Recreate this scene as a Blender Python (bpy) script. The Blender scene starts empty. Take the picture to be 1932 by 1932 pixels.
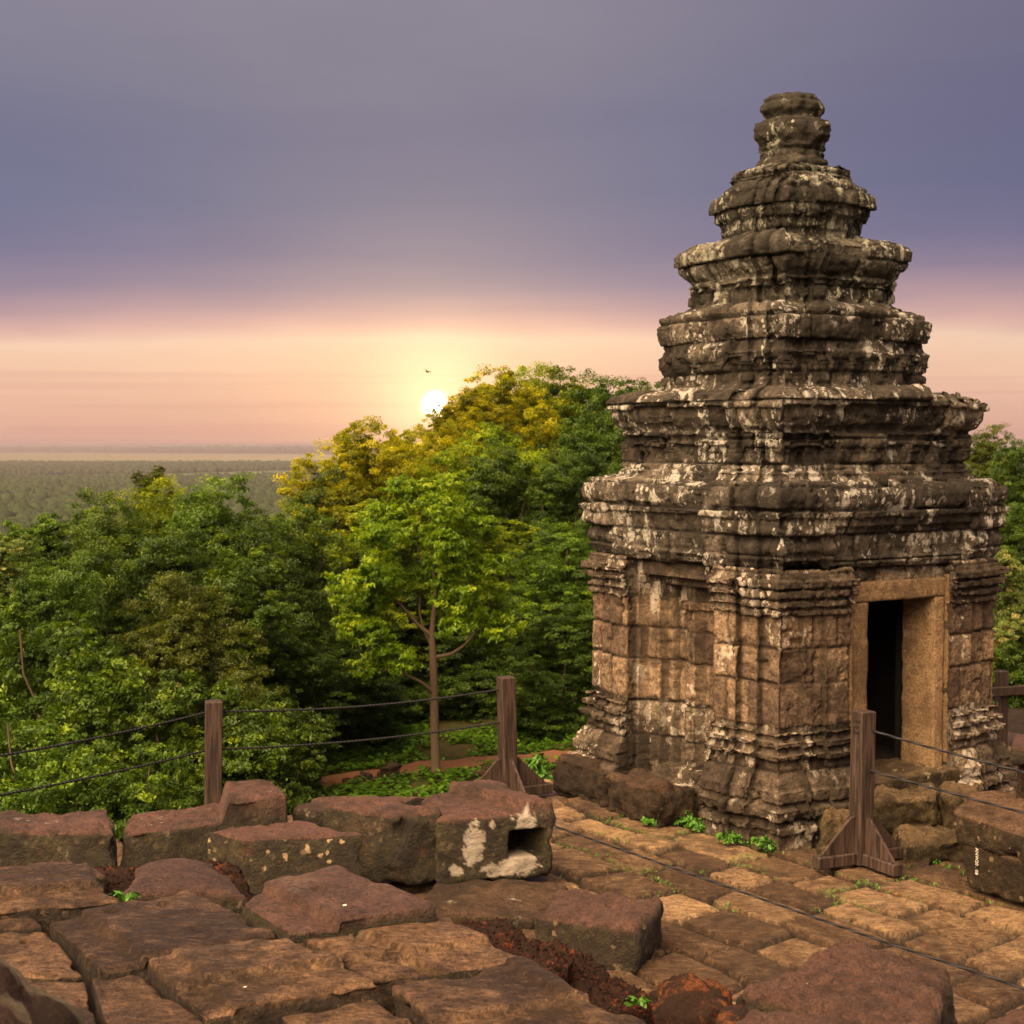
import bpy, math, random
import numpy as np
from mathutils import Vector
C = bpy.context.scene.collection
R_ = math.radians
# ---------------------------------------------------------------- camera
F = 2900.0; CX = CY = 966.0; TILT = math.atan(126 / F); EYE = np.array([0, 0, 3.0])
cam = bpy.data.cameras.new('camera'); cam_o = bpy.data.objects.new('camera', cam); C.objects.link(cam_o)
cam.sensor_width = 36; cam.sensor_fit = 'HORIZONTAL'; cam.lens = 36 * F / 1932
cam.clip_start = 0.05; cam.clip_end = 200000
cam_o.location = EYE; cam_o.rotation_euler = (math.pi / 2 - TILT, 0, 0)
cam.dof.use_dof = True; cam.dof.focus_distance = 7.0; cam.dof.aperture_fstop = 10.0
sc = bpy.context.scene; sc.camera = cam_o
sc.render.engine = 'CYCLES'
sc.view_settings.view_transform = 'Standard'; sc.view_settings.look = 'None'
sc.view_settings.exposure = 0.0; sc.view_settings.gamma = 1
sc.cycles.max_bounces = 6; sc.cycles.diffuse_bounces = 3; sc.cycles.transmission_bounces = 4; sc.cycles.transparent_max_bounces = 8
sc.cycles.volume_bounces = 0; sc.cycles.use_denoising = True
# ---------------------------------------------------------------- sky and sun
SUN_AZ = math.atan2(822 - CX, F); SUN_EL = math.atan((840 - 764) / F)
LAMP_EL = R_(1.7)
sund = (math.sin(SUN_AZ) * math.cos(SUN_EL), math.cos(SUN_AZ) * math.cos(SUN_EL), math.sin(SUN_EL))
def lin(c, k=1.0):
    o = []
    for v in c:
        v = v / 255.0
        o.append(k * (v / 12.92 if v <= 0.04045 else ((v + 0.055) / 1.055) ** 2.4))
    return tuple(o) + (1.0,)
class NT:
    def __init__(s, tree): s.t = tree; s.n = tree.nodes; s.l = tree.links
    def node(s, typ, **kw):
        n = s.n.new(typ)
        for k, v in kw.items():
            if k.startswith('_'): setattr(n, k[1:], v)
        return n
    def link(s, a, b): s.l.new(a, b)
    def set(s, sock, v):
        if isinstance(v, bpy.types.NodeSocket): s.l.new(v, sock)
        else: sock.default_value = v
    def math(s, op, a, b=0.5, c=None, clamp=False):
        n = s.n.new('ShaderNodeMath'); n.operation = op; n.use_clamp = clamp
        s.set(n.inputs[0], a); s.set(n.inputs[1], b)
        if c is not None: s.set(n.inputs[2], c)
        return n.outputs[0]
    def noise(s, vec, scale, detail=4, rough=0.6, dist=0.0, out='Fac'):
        n = s.n.new('ShaderNodeTexNoise'); n.inputs['Scale'].default_value = scale
        n.inputs['Detail'].default_value = detail; n.inputs['Roughness'].default_value = rough
        n.inputs['Distortion'].default_value = dist
        if vec is not None: s.l.new(vec, n.inputs['Vector'])
        return n.outputs[out]
    def ramp(s, fac, stops, interp='LINEAR'):
        n = s.n.new('ShaderNodeValToRGB'); cr = n.color_ramp; cr.interpolation = interp
        while len(cr.elements) < len(stops): cr.elements.new(0.5)
        for e, (p, c) in zip(cr.elements, stops):
            e.position = p
            e.color = c if len(c) == 4 else tuple(c) + (1,)
        s.l.new(fac, n.inputs[0]); return n.outputs[0]
    def step(s, fac, a, b):
        n = s.n.new('ShaderNodeMapRange'); n.interpolation_type = 'SMOOTHSTEP'
        s.set(n.inputs[0], fac); n.inputs[1].default_value = a; n.inputs[2].default_value = b
        return n.outputs[0]
    def mix(s, fac, a, b, mode='MIX'):
        n = s.n.new('ShaderNodeMix'); n.data_type = 'RGBA'; n.blend_type = mode
        s.set(n.inputs[0], fac)
        for sk, v in ((n.inputs[6], a), (n.inputs[7], b)):
            if isinstance(v, bpy.types.NodeSocket): s.l.new(v, sk)
            else: sk.default_value = v if len(v) == 4 else tuple(v) + (1,)
        return n.outputs[2]
    def mapping(s, vec, scale=(1, 1, 1), rot=(0, 0, 0), loc=(0, 0, 0)):
        n = s.n.new('ShaderNodeMapping'); n.inputs['Scale'].default_value = scale
        n.inputs['Rotation'].default_value = rot; n.inputs['Location'].default_value = loc
        s.l.new(vec, n.inputs['Vector']); return n.outputs[0]
w = bpy.data.worlds.new('World'); sc.world = w; w.use_nodes = True
nt = NT(w.node_tree); w.node_tree.nodes.clear()
tc = nt.node('ShaderNodeTexCoord').outputs['Generated']
sep = nt.node('ShaderNodeSeparateXYZ'); nt.link(tc, sep.inputs[0])
zz = sep.outputs[2]
cl = nt.noise(nt.mapping(tc, (1.6, 1.6, 12)), 1.5, 5, 0.6, 0.6)
cl2 = nt.noise(nt.mapping(tc, (3, 3, 11)), 1.1, 3, 0.5)
zw = nt.math('MULTIPLY_ADD', nt.math('SUBTRACT', cl2, 0.5), 0.035, zz)
zw = nt.math('MULTIPLY_ADD', nt.math('MULTIPLY', sep.outputs[0], nt.step(zz, 0.03, 0.10)), -0.02, zw)
zr = nt.math('MULTIPLY', zw, 2.0)           # ramp position = 2 * sin(elevation)
S = lambda z, c: (min(1, max(0, 2 * z)), lin(c))
sky = nt.ramp(zr, [S(0.0, (218, 168, 154)), S(.016, (228, 178, 158)), S(.04, (240, 193, 167)), S(.058, (245, 204, 176)),
    S(.066, (248, 210, 184)), S(.075, (226, 182, 172)), S(.086, (190, 157, 164)), S(.102, (150, 135, 158)), S(.125, (124, 121, 153)),
    S(.160, (112, 117, 149)), S(.200, (117, 119, 148)), S(.24, (131, 129, 150)), S(.28, (139, 134, 153)), S(.45, (120, 110, 140))])
cloud = nt.ramp(cl, [(.3, (.93, .94, .96)), (.7, (1.06, 1.05, 1.03))])
sky = nt.mix(1.0, sky, cloud, 'MULTIPLY')
# darker violet towards the right, away from the sun
rt = nt.step(sep.outputs[0], 0.0, 0.36)
hi = nt.step(zz, 0.05, 0.22)
sky = nt.mix(nt.math('MULTIPLY', nt.math('MULTIPLY', rt, hi), 0.6), sky, lin((98, 95, 128)))
# low streaks of cloud near the horizon on the left
st = nt.noise(nt.mapping(tc, (1.2, 1.2, 90)), 1.3, 3, .5)
st = nt.math('MULTIPLY', nt.step(st, .56, .68), nt.math('SUBTRACT', 1.0, nt.step(zz, .055, .075)))
sky = nt.mix(nt.math('MULTIPLY', st, .15), sky, lin((196, 132, 138)))
# the sun: disc and the aureole round it
vm = nt.node('ShaderNodeVectorMath', _operation='DOT_PRODUCT'); nt.link(tc, vm.inputs[0]); vm.inputs[1].default_value = sund
ang = nt.math('ARCCOSINE', nt.math('MINIMUM', vm.outputs['Value'], 1.0))
def gauss(sig, amp):
    q = nt.math('DIVIDE', ang, sig); q = nt.math('MULTIPLY', nt.math('MULTIPLY', q, q), -1.0)
    return nt.math('MULTIPLY', nt.math('EXPONENT', q), amp)
def lobe(fac, col):
    n = nt.node('ShaderNodeVectorMath', _operation='SCALE'); n.inputs[0].default_value = col[:3]; nt.link(fac, n.inputs['Scale']); return n.outputs[0]
g = sky
def addv(a, b):
    n = nt.node('ShaderNodeVectorMath', _operation='ADD'); nt.link(a, n.inputs[0]); nt.link(b, n.inputs[1]); return n.outputs[0]
low = nt.math('SUBTRACT', 1.15, nt.step(zz, .0, .22))
ex = nt.math('MULTIPLY', nt.math('EXPONENT', nt.math('DIVIDE', ang, -0.085)), .50)
g = addv(g, lobe(ex, (1.0, .66, .20)))
g = addv(g, lobe(gauss(.036, .45), (1.0, .70, .34)))
g = addv(g, lobe(gauss(.0045, 30.0), (1.0, .93, .7)))
# warm fill glow added to the unseen sky, high behind the camera and left
vb = nt.node('ShaderNodeVectorMath', _operation='DOT_PRODUCT'); nt.link(tc, vb.inputs[0]); vb.inputs[1].default_value = Vector((-.40, -.50, .77)).normalized()
bk = nt.step(vb.outputs['Value'], .70, .995)
g = addv(g, lobe(nt.math('MULTIPLY', bk, 17.0), (1.0, .70, .40)))
bgA = nt.node('ShaderNodeBackground'); nt.link(g, bgA.inputs[0]); bgA.inputs[1].default_value = 1.0
sk = nt.node('ShaderNodeTexSky', _sky_type='NISHITA', _sun_disc=False); sk.sun_elevation = LAMP_EL; sk.sun_rotation = SUN_AZ
bgB = nt.node('ShaderNodeBackground'); nt.link(sk.outputs[0], bgB.inputs[0]); bgB.inputs[1].default_value = 0.05
ms = nt.node('ShaderNodeMixShader'); ms.inputs[0].default_value = .06
nt.link(bgA.outputs[0], ms.inputs[1]); nt.link(bgB.outputs[0], ms.inputs[2])
wo = nt.node('ShaderNodeOutputWorld'); nt.link(ms.outputs[0], wo.inputs[0])
sl = bpy.data.lights.new('sun', 'SUN'); sl.energy = 4.5; sl.angle = R_(0.5); sl.color = (1.0, .66, .30)
so = bpy.data.objects.new('sun', sl); C.objects.link(so)
ld = Vector((math.sin(SUN_AZ) * math.cos(LAMP_EL), math.cos(SUN_AZ) * math.cos(LAMP_EL), math.sin(LAMP_EL)))
sl.energy = 5.0
so.rotation_euler = ld.to_track_quat('Z', 'Y').to_euler()
# ---------------------------------------------------------------- measuring helpers
_ca, _sa = math.cos(TILT), math.sin(TILT)
def ray(px, py):
    x = (px - CX) / F; u = (CY - py) / F
    return np.array([x, _ca + u * _sa, -_sa + u * _ca])
def G(px, py, z=0.0):
    d = ray(px, py); return EYE + d * (z - 3.0) / d[2]
def D(px, py, dep):
    d = ray(px, py); return EYE + d * dep / d[1]
# ---------------------------------------------------------------- noise (numpy)
_rng = np.random.RandomState(7)
_perm = np.concatenate([_rng.permutation(256)] * 3)
_grad = _rng.normal(size=(256, 3)); _grad /= np.linalg.norm(_grad, axis=1)[:, None]
def perlin(P):
    P = np.asarray(P, float); i = np.floor(P).astype(int); f = P - i; i &= 255
    u = f * f * f * (f * (f * 6 - 15) + 10); out = 0
    for dx in (0, 1):
        for dy in (0, 1):
            for dz in (0, 1):
                h = _perm[_perm[_perm[i[..., 0] + dx] + i[..., 1] + dy] + i[..., 2] + dz]
                g = _grad[h]
                d = g[..., 0] * (f[..., 0] - dx) + g[..., 1] * (f[..., 1] - dy) + g[..., 2] * (f[..., 2] - dz)
                wx = u[..., 0] if dx else 1 - u[..., 0]; wy = u[..., 1] if dy else 1 - u[..., 1]; wz = u[..., 2] if dz else 1 - u[..., 2]
                out = out + d * wx * wy * wz
    return out * 1.5
def fbm(P, oct=4, gain=.5):
    P = np.asarray(P, float); a = 1; s = 0
    for k in range(oct):
        s = s + a * perlin(P + 17.3 * k); P = P * 2.03; a *= gain
    return s
def sstep(x, a, b):
    t = np.clip((x - a) / (b - a), 0, 1); return t * t * (3 - 2 * t)
# ---------------------------------------------------------------- mesh helpers
def mesh(name, V, Q, mat, attrs=None, smooth=True, parent=None, loc=None, T=None, matidx=None):
    V = np.asarray(V, np.float32).reshape(-1, 3); Q = np.asarray(Q, np.int32).reshape(-1, 4) if len(Q) else np.zeros((0, 4), np.int32)
    T = np.asarray(T, np.int32).reshape(-1, 3) if T is not None and len(T) else np.zeros((0, 3), np.int32)
    me = bpy.data.meshes.new(name); me.vertices.add(len(V)); me.vertices.foreach_set('co', V.ravel())
    nl = Q.size + T.size; me.loops.add(nl); me.loops.foreach_set('vertex_index', np.concatenate([Q.ravel(), T.ravel()]))
    npol = len(Q) + len(T); me.polygons.add(npol)
    st = np.concatenate([np.arange(len(Q)) * 4, Q.size + np.arange(len(T)) * 3]).astype(np.int32)
    me.polygons.foreach_set('loop_start', st)
    try: me.polygons.foreach_set('loop_total', np.concatenate([np.full(len(Q), 4), np.full(len(T), 3)]).astype(np.int32))
    except Exception: pass
    me.polygons.foreach_set('use_smooth', np.full(npol, smooth))
    for k, v in (attrs or {}).items():
        a = me.attributes.new(k, 'FLOAT', 'POINT'); a.data.foreach_set('value', np.asarray(v, np.float32).ravel())
    me.update(calc_edges=True); me.validate()
    for m in (mat if isinstance(mat, (list, tuple)) else [mat]): me.materials.append(m)
    o = bpy.data.objects.new(name, me); C.objects.link(o)
    if parent: o.parent = parent
    if loc is not None: o.location = loc
    return o
def gridq(n, m, wrap=False):
    i, j = np.meshgrid(np.arange(n - 1), np.arange(m if wrap else m - 1), indexing='ij')
    j2 = (j + 1) % m
    return np.stack([i * m + j, i * m + j2, (i + 1) * m + j2, (i + 1) * m + j], -1).reshape(-1, 4)
def tag(o, label, cat, group=None, kind=None):
    o['label'] = label; o['category'] = cat
    if group: o['group'] = group
    if kind: o['kind'] = kind
    return o
def empty(name, loc=(0, 0, 0), rz=0, label=None, cat=None, group=None):
    o = bpy.data.objects.new(name, None); C.objects.link(o); o.location = loc; o.rotation_euler = (0, 0, rz)
    o.empty_display_size = .2
    if label: tag(o, label, cat, group)
    return o
def structure(o): o['kind'] = 'structure'; return o
class MB:
    def __init__(s): s.V = []; s.Q = []; s.n = 0; s.A = []
    def add(s, V, Q, tone=.5):
        V = np.asarray(V, float).reshape(-1, 3); s.V.append(V); s.Q.append(np.asarray(Q) + s.n); s.n += len(V); s.A.append(np.full(len(V), tone))
    def tube(s, pts, rad, k=7, close=True, tone=.5):
        pts = np.asarray(pts, float); rad = np.broadcast_to(np.asarray(rad, float), (len(pts),))
        t = np.gradient(pts, axis=0); t /= np.linalg.norm(t, axis=1)[:, None] + 1e-9
        ref = np.array([0, 0, 1.]) if abs(t[0][2]) < .8 else np.array([1., 0, 0])
        a = np.cross(t, ref); a /= np.linalg.norm(a, axis=1)[:, None] + 1e-9; b = np.cross(t, a)
        th = np.linspace(0, 2 * math.pi, k, endpoint=False)
        V = pts[:, None] + rad[:, None, None] * (np.cos(th)[None, :, None] * a[:, None] + np.sin(th)[None, :, None] * b[:, None])
        s.add(V, gridq(len(pts), k, True), tone)
    def build(s, name, mat, parent=None, smooth=True, loc=None):
        return mesh(name, np.concatenate(s.V), np.concatenate(s.Q), mat, {'tone': np.concatenate(s.A)}, smooth, parent, loc)
# cube surface lattice; returns integer coords and quads
def cube_lattice(nx, ny, nz):
    I = []; Q = []; off = 0
    def face(a, b, f, flip):
        nonlocal off
        A, B = np.meshgrid(np.arange(a + 1), np.arange(b + 1), indexing='ij')
        P = f(A.ravel(), B.ravel()); q = gridq(a + 1, b + 1)
        if flip: q = q[:, ::-1]
        I.append(P); Q.append(q + off); off += len(P)
    z = lambda A, c: np.full_like(A, c)
    face(nx, ny, lambda A, B: np.stack([A, B, z(A, nz)], 1), True); face(nx, ny, lambda A, B: np.stack([A, B, z(A, 0)], 1), False)
    face(nx, nz, lambda A, B: np.stack([A, z(A, 0), B], 1), True); face(nx, nz, lambda A, B: np.stack([A, z(A, ny), B], 1), False)
    face(ny, nz, lambda A, B: np.stack([z(A, 0), A, B], 1), False); face(ny, nz, lambda A, B: np.stack([z(A, nx), A, B], 1), True)
    I = np.concatenate(I); Q = np.concatenate(Q)
    key = (I[:, 0] * 4001 + I[:, 1]) * 4001 + I[:, 2]
    _, first, inv = np.unique(key, return_index=True, return_inverse=True)
    Q = inv.ravel()[Q]; I = I[first]
    P = I[Q].astype(float); nn = np.cross(P[:, 1] - P[:, 0], P[:, 2] - P[:, 0]); out = P.mean(1) - np.array([nx, ny, nz]) / 2.0
    # a face lies on the side where its coordinate is extreme: orient it outwards
    flip = (nn * out).sum(1) < 0
    Q[flip] = Q[flip][:, ::-1]
    return I, Q
def stone(name, quad, z_top, h, mat, res=.02, rnd=.04, rough=(.02, .008), chip=.03, seed=0, top=None, taper=0.0, tilt=(0, 0), parent=None, side=None, tone=.5, carve=None, post=None):
    """a worked block: quad = 4 ground points (near-left, near-right, far-right, far-left) of its top face"""
    q = np.array([np.asarray(p, float)[:2] for p in quad])
    w_ = .5 * (np.linalg.norm(q[1] - q[0]) + np.linalg.norm(q[2] - q[3])); d_ = .5 * (np.linalg.norm(q[3] - q[0]) + np.linalg.norm(q[2] - q[1]))
    nx, ny, nz = [max(3, int(round(v / res))) for v in (w_, d_, h)]
    I, Q = cube_lattice(nx, ny, nz)
    P = I / np.array([nx, ny, nz]) * np.array([w_, d_, h]) - np.array([w_, d_, h]) / 2
    half = np.array([w_, d_, h]) / 2; r = min(rnd, half.min() * .9)
    inner = np.clip(P, -(half - r), half - r); dd = P - inner; L = np.linalg.norm(dd, axis=1)[:, None]; N = dd / (L + 1e-9)
    P = inner + N * r
    ns = seed * 13.7
    edge = 1 - np.max(np.abs(N), axis=1); edge = np.clip(edge / .3, 0, 1)
    # closeness to an edge for wear
    ax = (half - np.abs(P)); ax.sort(axis=1); e2 = np.exp(-(ax[:, 1] / (r * 1.6 + .01)) ** 2)
    n1 = fbm(P * 2.2 + ns, 3); n2 = fbm(P * 11 + ns, 4, .55); n3 = fbm(P * 5 + ns + 50, 3)
    dsp = rough[0] * n1 + rough[1] * n2 - chip * np.clip(n3 + .15, 0, 1) * e2
    P0 = P.copy(); P = P + N * dsp[:, None]
    topm = sstep(N[:, 2], .3, .8)
    if top is not None: P[:, 2] += top(P0[:, 0] / w_, P0[:, 1] / d_, P0) * sstep(N[:, 2], .35, .8)
    if side is not None: P += side(P0, N, (w_, d_, h))
    if taper: P[:, :2] *= (1 - taper * (.5 - P[:, 2:3] / h))
    P[:, 2] += tilt[0] * P[:, 0] + tilt[1] * P[:, 1]
    a = P[:, 0] / w_ + .5; b = P[:, 1] / d_ + .5
    c = q.mean(0)
    XY = ((1 - a) * (1 - b))[:, None] * q[0] + (a * (1 - b))[:, None] * q[1] + (a * b)[:, None] * q[2] + ((1 - a) * b)[:, None] * q[3]
    V = np.column_stack([XY - c, P[:, 2] - half[2]])
    Z0 = z_top
    if post: V = post(V)
    return mesh(name, V, Q, mat, {'tone': np.full(len(V), tone), 'top': topm, 'joint': np.zeros(len(V))}, True, parent, (c[0], c[1], Z0))
# ---------------------------------------------------------------- materials
def pbsdf(nt, col, rough, normal=None, spec=.3):
    b = nt.node('ShaderNodeBsdfPrincipled'); nt.set(b.inputs['Base Color'], col); nt.set(b.inputs['Roughness'], rough)
    b.inputs['Specular IOR Level'].default_value = spec
    if normal is not None: nt.link(normal, b.inputs['Normal'])
    o = nt.node('ShaderNodeOutputMaterial'); nt.link(b.outputs[0], o.inputs[0]); return b
def newmat(name):
    m = bpy.data.materials.new(name); m.use_nodes = True; m.node_tree.nodes.clear(); return m, NT(m.node_tree)
def bumpn(nt, h, strength, dist=.02):
    b = nt.node('ShaderNodeBump'); b.inputs['Strength'].default_value = strength; b.inputs['Distance'].default_value = dist
    nt.link(h, b.inputs['Height']); return b.outputs[0]
def stone_mat(name, c1, c2, dark=(.02, .017, .012), side=None, spec=.25, lichen=(.5, .46, .36), lich=.5, lsize=9, darkamt=.5, wear=None, bump=.6, bscale=1.0, rough=.85, grain=None, tvar=.5, spots=0.0, spotcol=(.5, .36, .22)):
    m, nt = newmat(name)
    tc = nt.node('ShaderNodeTexCoord').outputs['Object']
    at = lambda s: nt.node('ShaderNodeAttribute', _attribute_name=s).outputs['Fac']
    tone = at('tone'); topa = at('top'); jn = at('joint')
    tv = nt.node('ShaderNodeVectorMath', _operation='ADD'); nt.link(tc, tv.inputs[0])
    inf = nt.node('ShaderNodeObjectInfo'); sc_ = nt.node('ShaderNodeVectorMath', _operation='SCALE'); nt.link(inf.outputs['Location'], sc_.inputs[0]); sc_.inputs['Scale'].default_value = 3.7
    nt.link(sc_.outputs[0], tv.inputs[1]); v = tv.outputs[0]
    big = nt.noise(v, 1.7 * bscale, 5, .6); mid = nt.noise(v, 7 * bscale, 6, .65); fine = nt.noise(v, 60, 4, .7)
    col = nt.mix(nt.step(nt.math('ADD', nt.math('MULTIPLY', mid, .75), nt.math('MULTIPLY', tone, .25)), .30, .72), c1, c2)
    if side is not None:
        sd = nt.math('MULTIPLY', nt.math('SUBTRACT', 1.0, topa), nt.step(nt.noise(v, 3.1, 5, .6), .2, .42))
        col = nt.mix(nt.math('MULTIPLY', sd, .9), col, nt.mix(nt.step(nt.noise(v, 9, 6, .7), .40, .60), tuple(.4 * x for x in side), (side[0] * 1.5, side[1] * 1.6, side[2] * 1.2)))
    # per stone brightness
    bri = nt.math('MULTIPLY_ADD', tone, tvar, 1 - tvar / 2)
    cb = nt.node('ShaderNodeVectorMath', _operation='SCALE'); nt.link(col, cb.inputs[0]); nt.link(bri, cb.inputs['Scale']); col = cb.outputs[0]
    # grain
    col = nt.mix(nt.step(fine, .36, .62), nt.mix(1.0, col, (.55, .54, .52), 'MULTIPLY'), col)
    pit = nt.noise(v, 26 * bscale, 7, .75)
    col = nt.mix(nt.math('MULTIPLY', nt.math('SUBTRACT', 1.0, nt.step(pit, .36, .50)), .75), col, dark)
    col = nt.mix(nt.math('MULTIPLY', nt.step(pit, .54, .68), .35), col, tuple(min(1, 1.5 * x) for x in c2))
    # dark growth
    dk = nt.math('MULTIPLY', nt.step(nt.math('ADD', nt.math('MULTIPLY', big, .55), nt.math('MULTIPLY', nt.noise(v, 13, 6, .7), .45)), .60 - .22 * darkamt, .66 - .18 * darkamt), min(1, .35 + .6 * darkamt))
    col = nt.mix(dk, col, dark)
    # pale lichen in blotches and specks
    if lich > 0:
        vo = nt.node('ShaderNodeTexVoronoi'); vo.inputs['Scale'].default_value = lsize * 2.2
        dv = nt.node('ShaderNodeVectorMath', _operation='ADD'); nt.link(v, dv.inputs[0])
        nn = nt.noise(v, 12, 3, .6, out='Color'); s2 = nt.node('ShaderNodeVectorMath', _operation='SCALE'); nt.link(nn, s2.inputs[0]); s2.inputs['Scale'].default_value = .06
        nt.link(s2.outputs[0], dv.inputs[1]); nt.link(dv.outputs[0], vo.inputs['Vector'])
        zone = nt.step(nt.math('ADD', nt.math('MULTIPLY', nt.noise(v, 2.3, 5, .65), .8), nt.math('MULTIPLY', tone, .2)), .62 - .22 * lich, .70 - .2 * lich)
        th = nt.math('MULTIPLY_ADD', zone, .42, -.12)
        rnd = nt.node('ShaderNodeSeparateColor'); nt.link(vo.outputs['Color'], rnd.inputs[0])
        th = nt.math('MULTIPLY', th, nt.math('ADD', rnd.outputs[0], .4))
        blot = nt.step(nt.math('SUBTRACT', th, vo.outputs['Distance']), -.02, .05)
        b2 = nt.step(nt.noise(nt.mapping(v, (1, 1, .6)), lsize, 8, .74, .5), .60 - .10 * lich, .62 - .09 * lich)
        b2 = nt.math('MULTIPLY', b2, zone)
        lm = nt.math('MAXIMUM', blot, b2)
        lc = nt.mix(nt.noise(v, 30, 3), tuple(.55 * x for x in lichen), lichen)
        col = nt.mix(nt.math('MULTIPLY', lm, .85), col, lc)
    if spots:
        vo = nt.node('ShaderNodeTexVoronoi'); vo.inputs['Scale'].default_value = 15; dq = nt.node('ShaderNodeVectorMath', _operation='MULTIPLY_ADD'); nt.link(nt.noise(v, 30, 3, .6, out='Color'), dq.inputs[0]); dq.inputs[1].default_value = (.05, .05, .05); nt.link(v, dq.inputs[2]); nt.link(dq.outputs[0], vo.inputs['Vector'])
        sp = nt.math('MULTIPLY', nt.step(nt.math('SUBTRACT', nt.math('MULTIPLY', nt.noise(v, 5, 3), .62), vo.outputs['Distance']), .0, .10), nt.step(nt.noise(v, 3, 2), .40, .52))
        rr = nt.node('ShaderNodeSeparateColor'); nt.link(vo.outputs['Color'], rr.inputs[0])
        sp = nt.math('MULTIPLY', sp, nt.math('MULTIPLY', nt.step(rr.outputs[0], .30, .5), nt.math('SUBTRACT', 1.0, topa)))
        col = nt.mix(nt.math('MULTIPLY', sp, spots), col, spotcol)
    col = nt.mix(nt.math('MULTIPLY', jn, .93), col, dark)  # dark joints, plus the shade painted into the tower's corners
    col = nt.mix(at('white'), col, nt.mix(mid, (.30, .25, .2), (.66, .58, .48)))
    if grain:
        gn = nt.noise(nt.mapping(v, grain), 8, 7, .7, .4)
        col = nt.mix(nt.step(gn, .42, .56), nt.mix(1.0, col, (.66, .63, .6), 'MULTIPLY'), col)
        col = nt.mix(nt.math('MULTIPLY', nt.step(gn, .56, .68), .22), col, tuple(min(1, 1.35 * x) for x in c2))
    hgt = nt.math('ADD', nt.math('MULTIPLY', nt.noise(v, 18, 9, .75), 1.3), nt.math('MULTIPLY', fine, .6))
    if grain: hgt = nt.math('ADD', hgt, nt.math('MULTIPLY', gn, .35))
    pbsdf(nt, col, rough, bumpn(nt, hgt, bump, .045), spec)
    return m
M = {}
M['tower'] = stone_mat('tower_sandstone', (.13, .095, .07), (.32, .245, .175), dark=(.028, .021, .015), lichen=(.70, .62, .52), lich=.66, darkamt=.62, bump=.9, tvar=.4, lsize=6.5)
M['tower_up'] = stone_mat('upper_tower_sandstone', (.125, .100, .078), (.30, .25, .195), dark=(.024, .020, .016), lichen=(.80, .76, .68), lich=.76, darkamt=.72, bump=1.0, tvar=.5, lsize=8.5)
M['tower_top'] = stone_mat('summit_sandstone', (.115, .10, .08), (.24, .215, .17), dark=(.022, .019, .015), lichen=(.58, .58, .48), lich=.72, darkamt=.75, bump=1.0, tvar=.4)
M['panel'] = stone_mat('wall_sandstone', (.15, .098, .074), (.35, .245, .155), dark=(.032, .023, .016), lichen=(.70, .62, .52), lich=.42, darkamt=.5, bump=.8, tvar=.5, lsize=6.5)
M['frame'] = stone_mat('door_sandstone', (.22, .14, .075), (.32, .215, .12), dark=(.07, .045, .028), lichen=(.6, .5, .4), lich=.05, darkamt=.38, bump=.6, tvar=.3)
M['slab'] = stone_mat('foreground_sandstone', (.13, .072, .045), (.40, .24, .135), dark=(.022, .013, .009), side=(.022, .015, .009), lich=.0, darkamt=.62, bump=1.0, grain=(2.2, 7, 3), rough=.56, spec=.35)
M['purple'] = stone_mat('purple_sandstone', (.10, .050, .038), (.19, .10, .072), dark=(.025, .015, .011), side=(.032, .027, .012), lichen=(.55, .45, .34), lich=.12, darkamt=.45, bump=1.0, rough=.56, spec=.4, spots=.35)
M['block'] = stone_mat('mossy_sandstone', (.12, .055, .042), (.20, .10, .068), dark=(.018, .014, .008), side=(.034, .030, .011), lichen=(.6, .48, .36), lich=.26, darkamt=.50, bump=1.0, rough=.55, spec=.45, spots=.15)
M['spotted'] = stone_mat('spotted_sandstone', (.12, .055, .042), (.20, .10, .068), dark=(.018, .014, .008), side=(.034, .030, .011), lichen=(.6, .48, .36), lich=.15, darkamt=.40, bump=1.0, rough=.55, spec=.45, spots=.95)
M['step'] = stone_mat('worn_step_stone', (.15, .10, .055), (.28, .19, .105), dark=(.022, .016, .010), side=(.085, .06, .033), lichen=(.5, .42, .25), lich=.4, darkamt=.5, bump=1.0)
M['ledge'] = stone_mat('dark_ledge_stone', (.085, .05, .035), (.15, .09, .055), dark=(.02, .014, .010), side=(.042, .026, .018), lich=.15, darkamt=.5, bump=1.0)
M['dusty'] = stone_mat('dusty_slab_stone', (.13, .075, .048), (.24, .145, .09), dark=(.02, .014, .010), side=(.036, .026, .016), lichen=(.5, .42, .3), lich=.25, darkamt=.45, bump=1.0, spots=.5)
M['laterite'] = stone_mat('laterite', (.15, .035, .014), (.30, .075, .022), dark=(.014, .009, .007), lich=.0, darkamt=.9, bump=1.0, bscale=3.0)
M['orange'] = stone_mat('orange_rock', (.30, .085, .020), (.20, .075, .032), dark=(.02, .012, .009), lichen=(.6, .36, .2), lich=.12, darkamt=.92, bump=1.0, bscale=1.8)
M['chamber_shade'] = plain0 = stone_mat('shade_black_stone', (.010, .008, .007), (.012, .010, .008), dark=(.006, .005, .004), lich=0, darkamt=.3, bump=.3)  # darkness of the chamber put into the stone colour
def wood_mat():
    m, nt = newmat('dark_timber'); tc = nt.node('ShaderNodeTexCoord').outputs['Object']
    g1 = nt.noise(nt.mapping(tc, (1, 1, .06)), 60, 5, .6, .3); g2 = nt.noise(tc, 5, 4)
    c = nt.mix(nt.step(g1, .36, .64), (.010, .006, .005), (.075, .046, .035)); c = nt.mix(nt.math('MULTIPLY', g2, .5), c, (.035, .024, .02))
    pbsdf(nt, c, .65, bumpn(nt, g1, .4, .004), .35); return m
M['wood'] = wood_mat()
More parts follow.
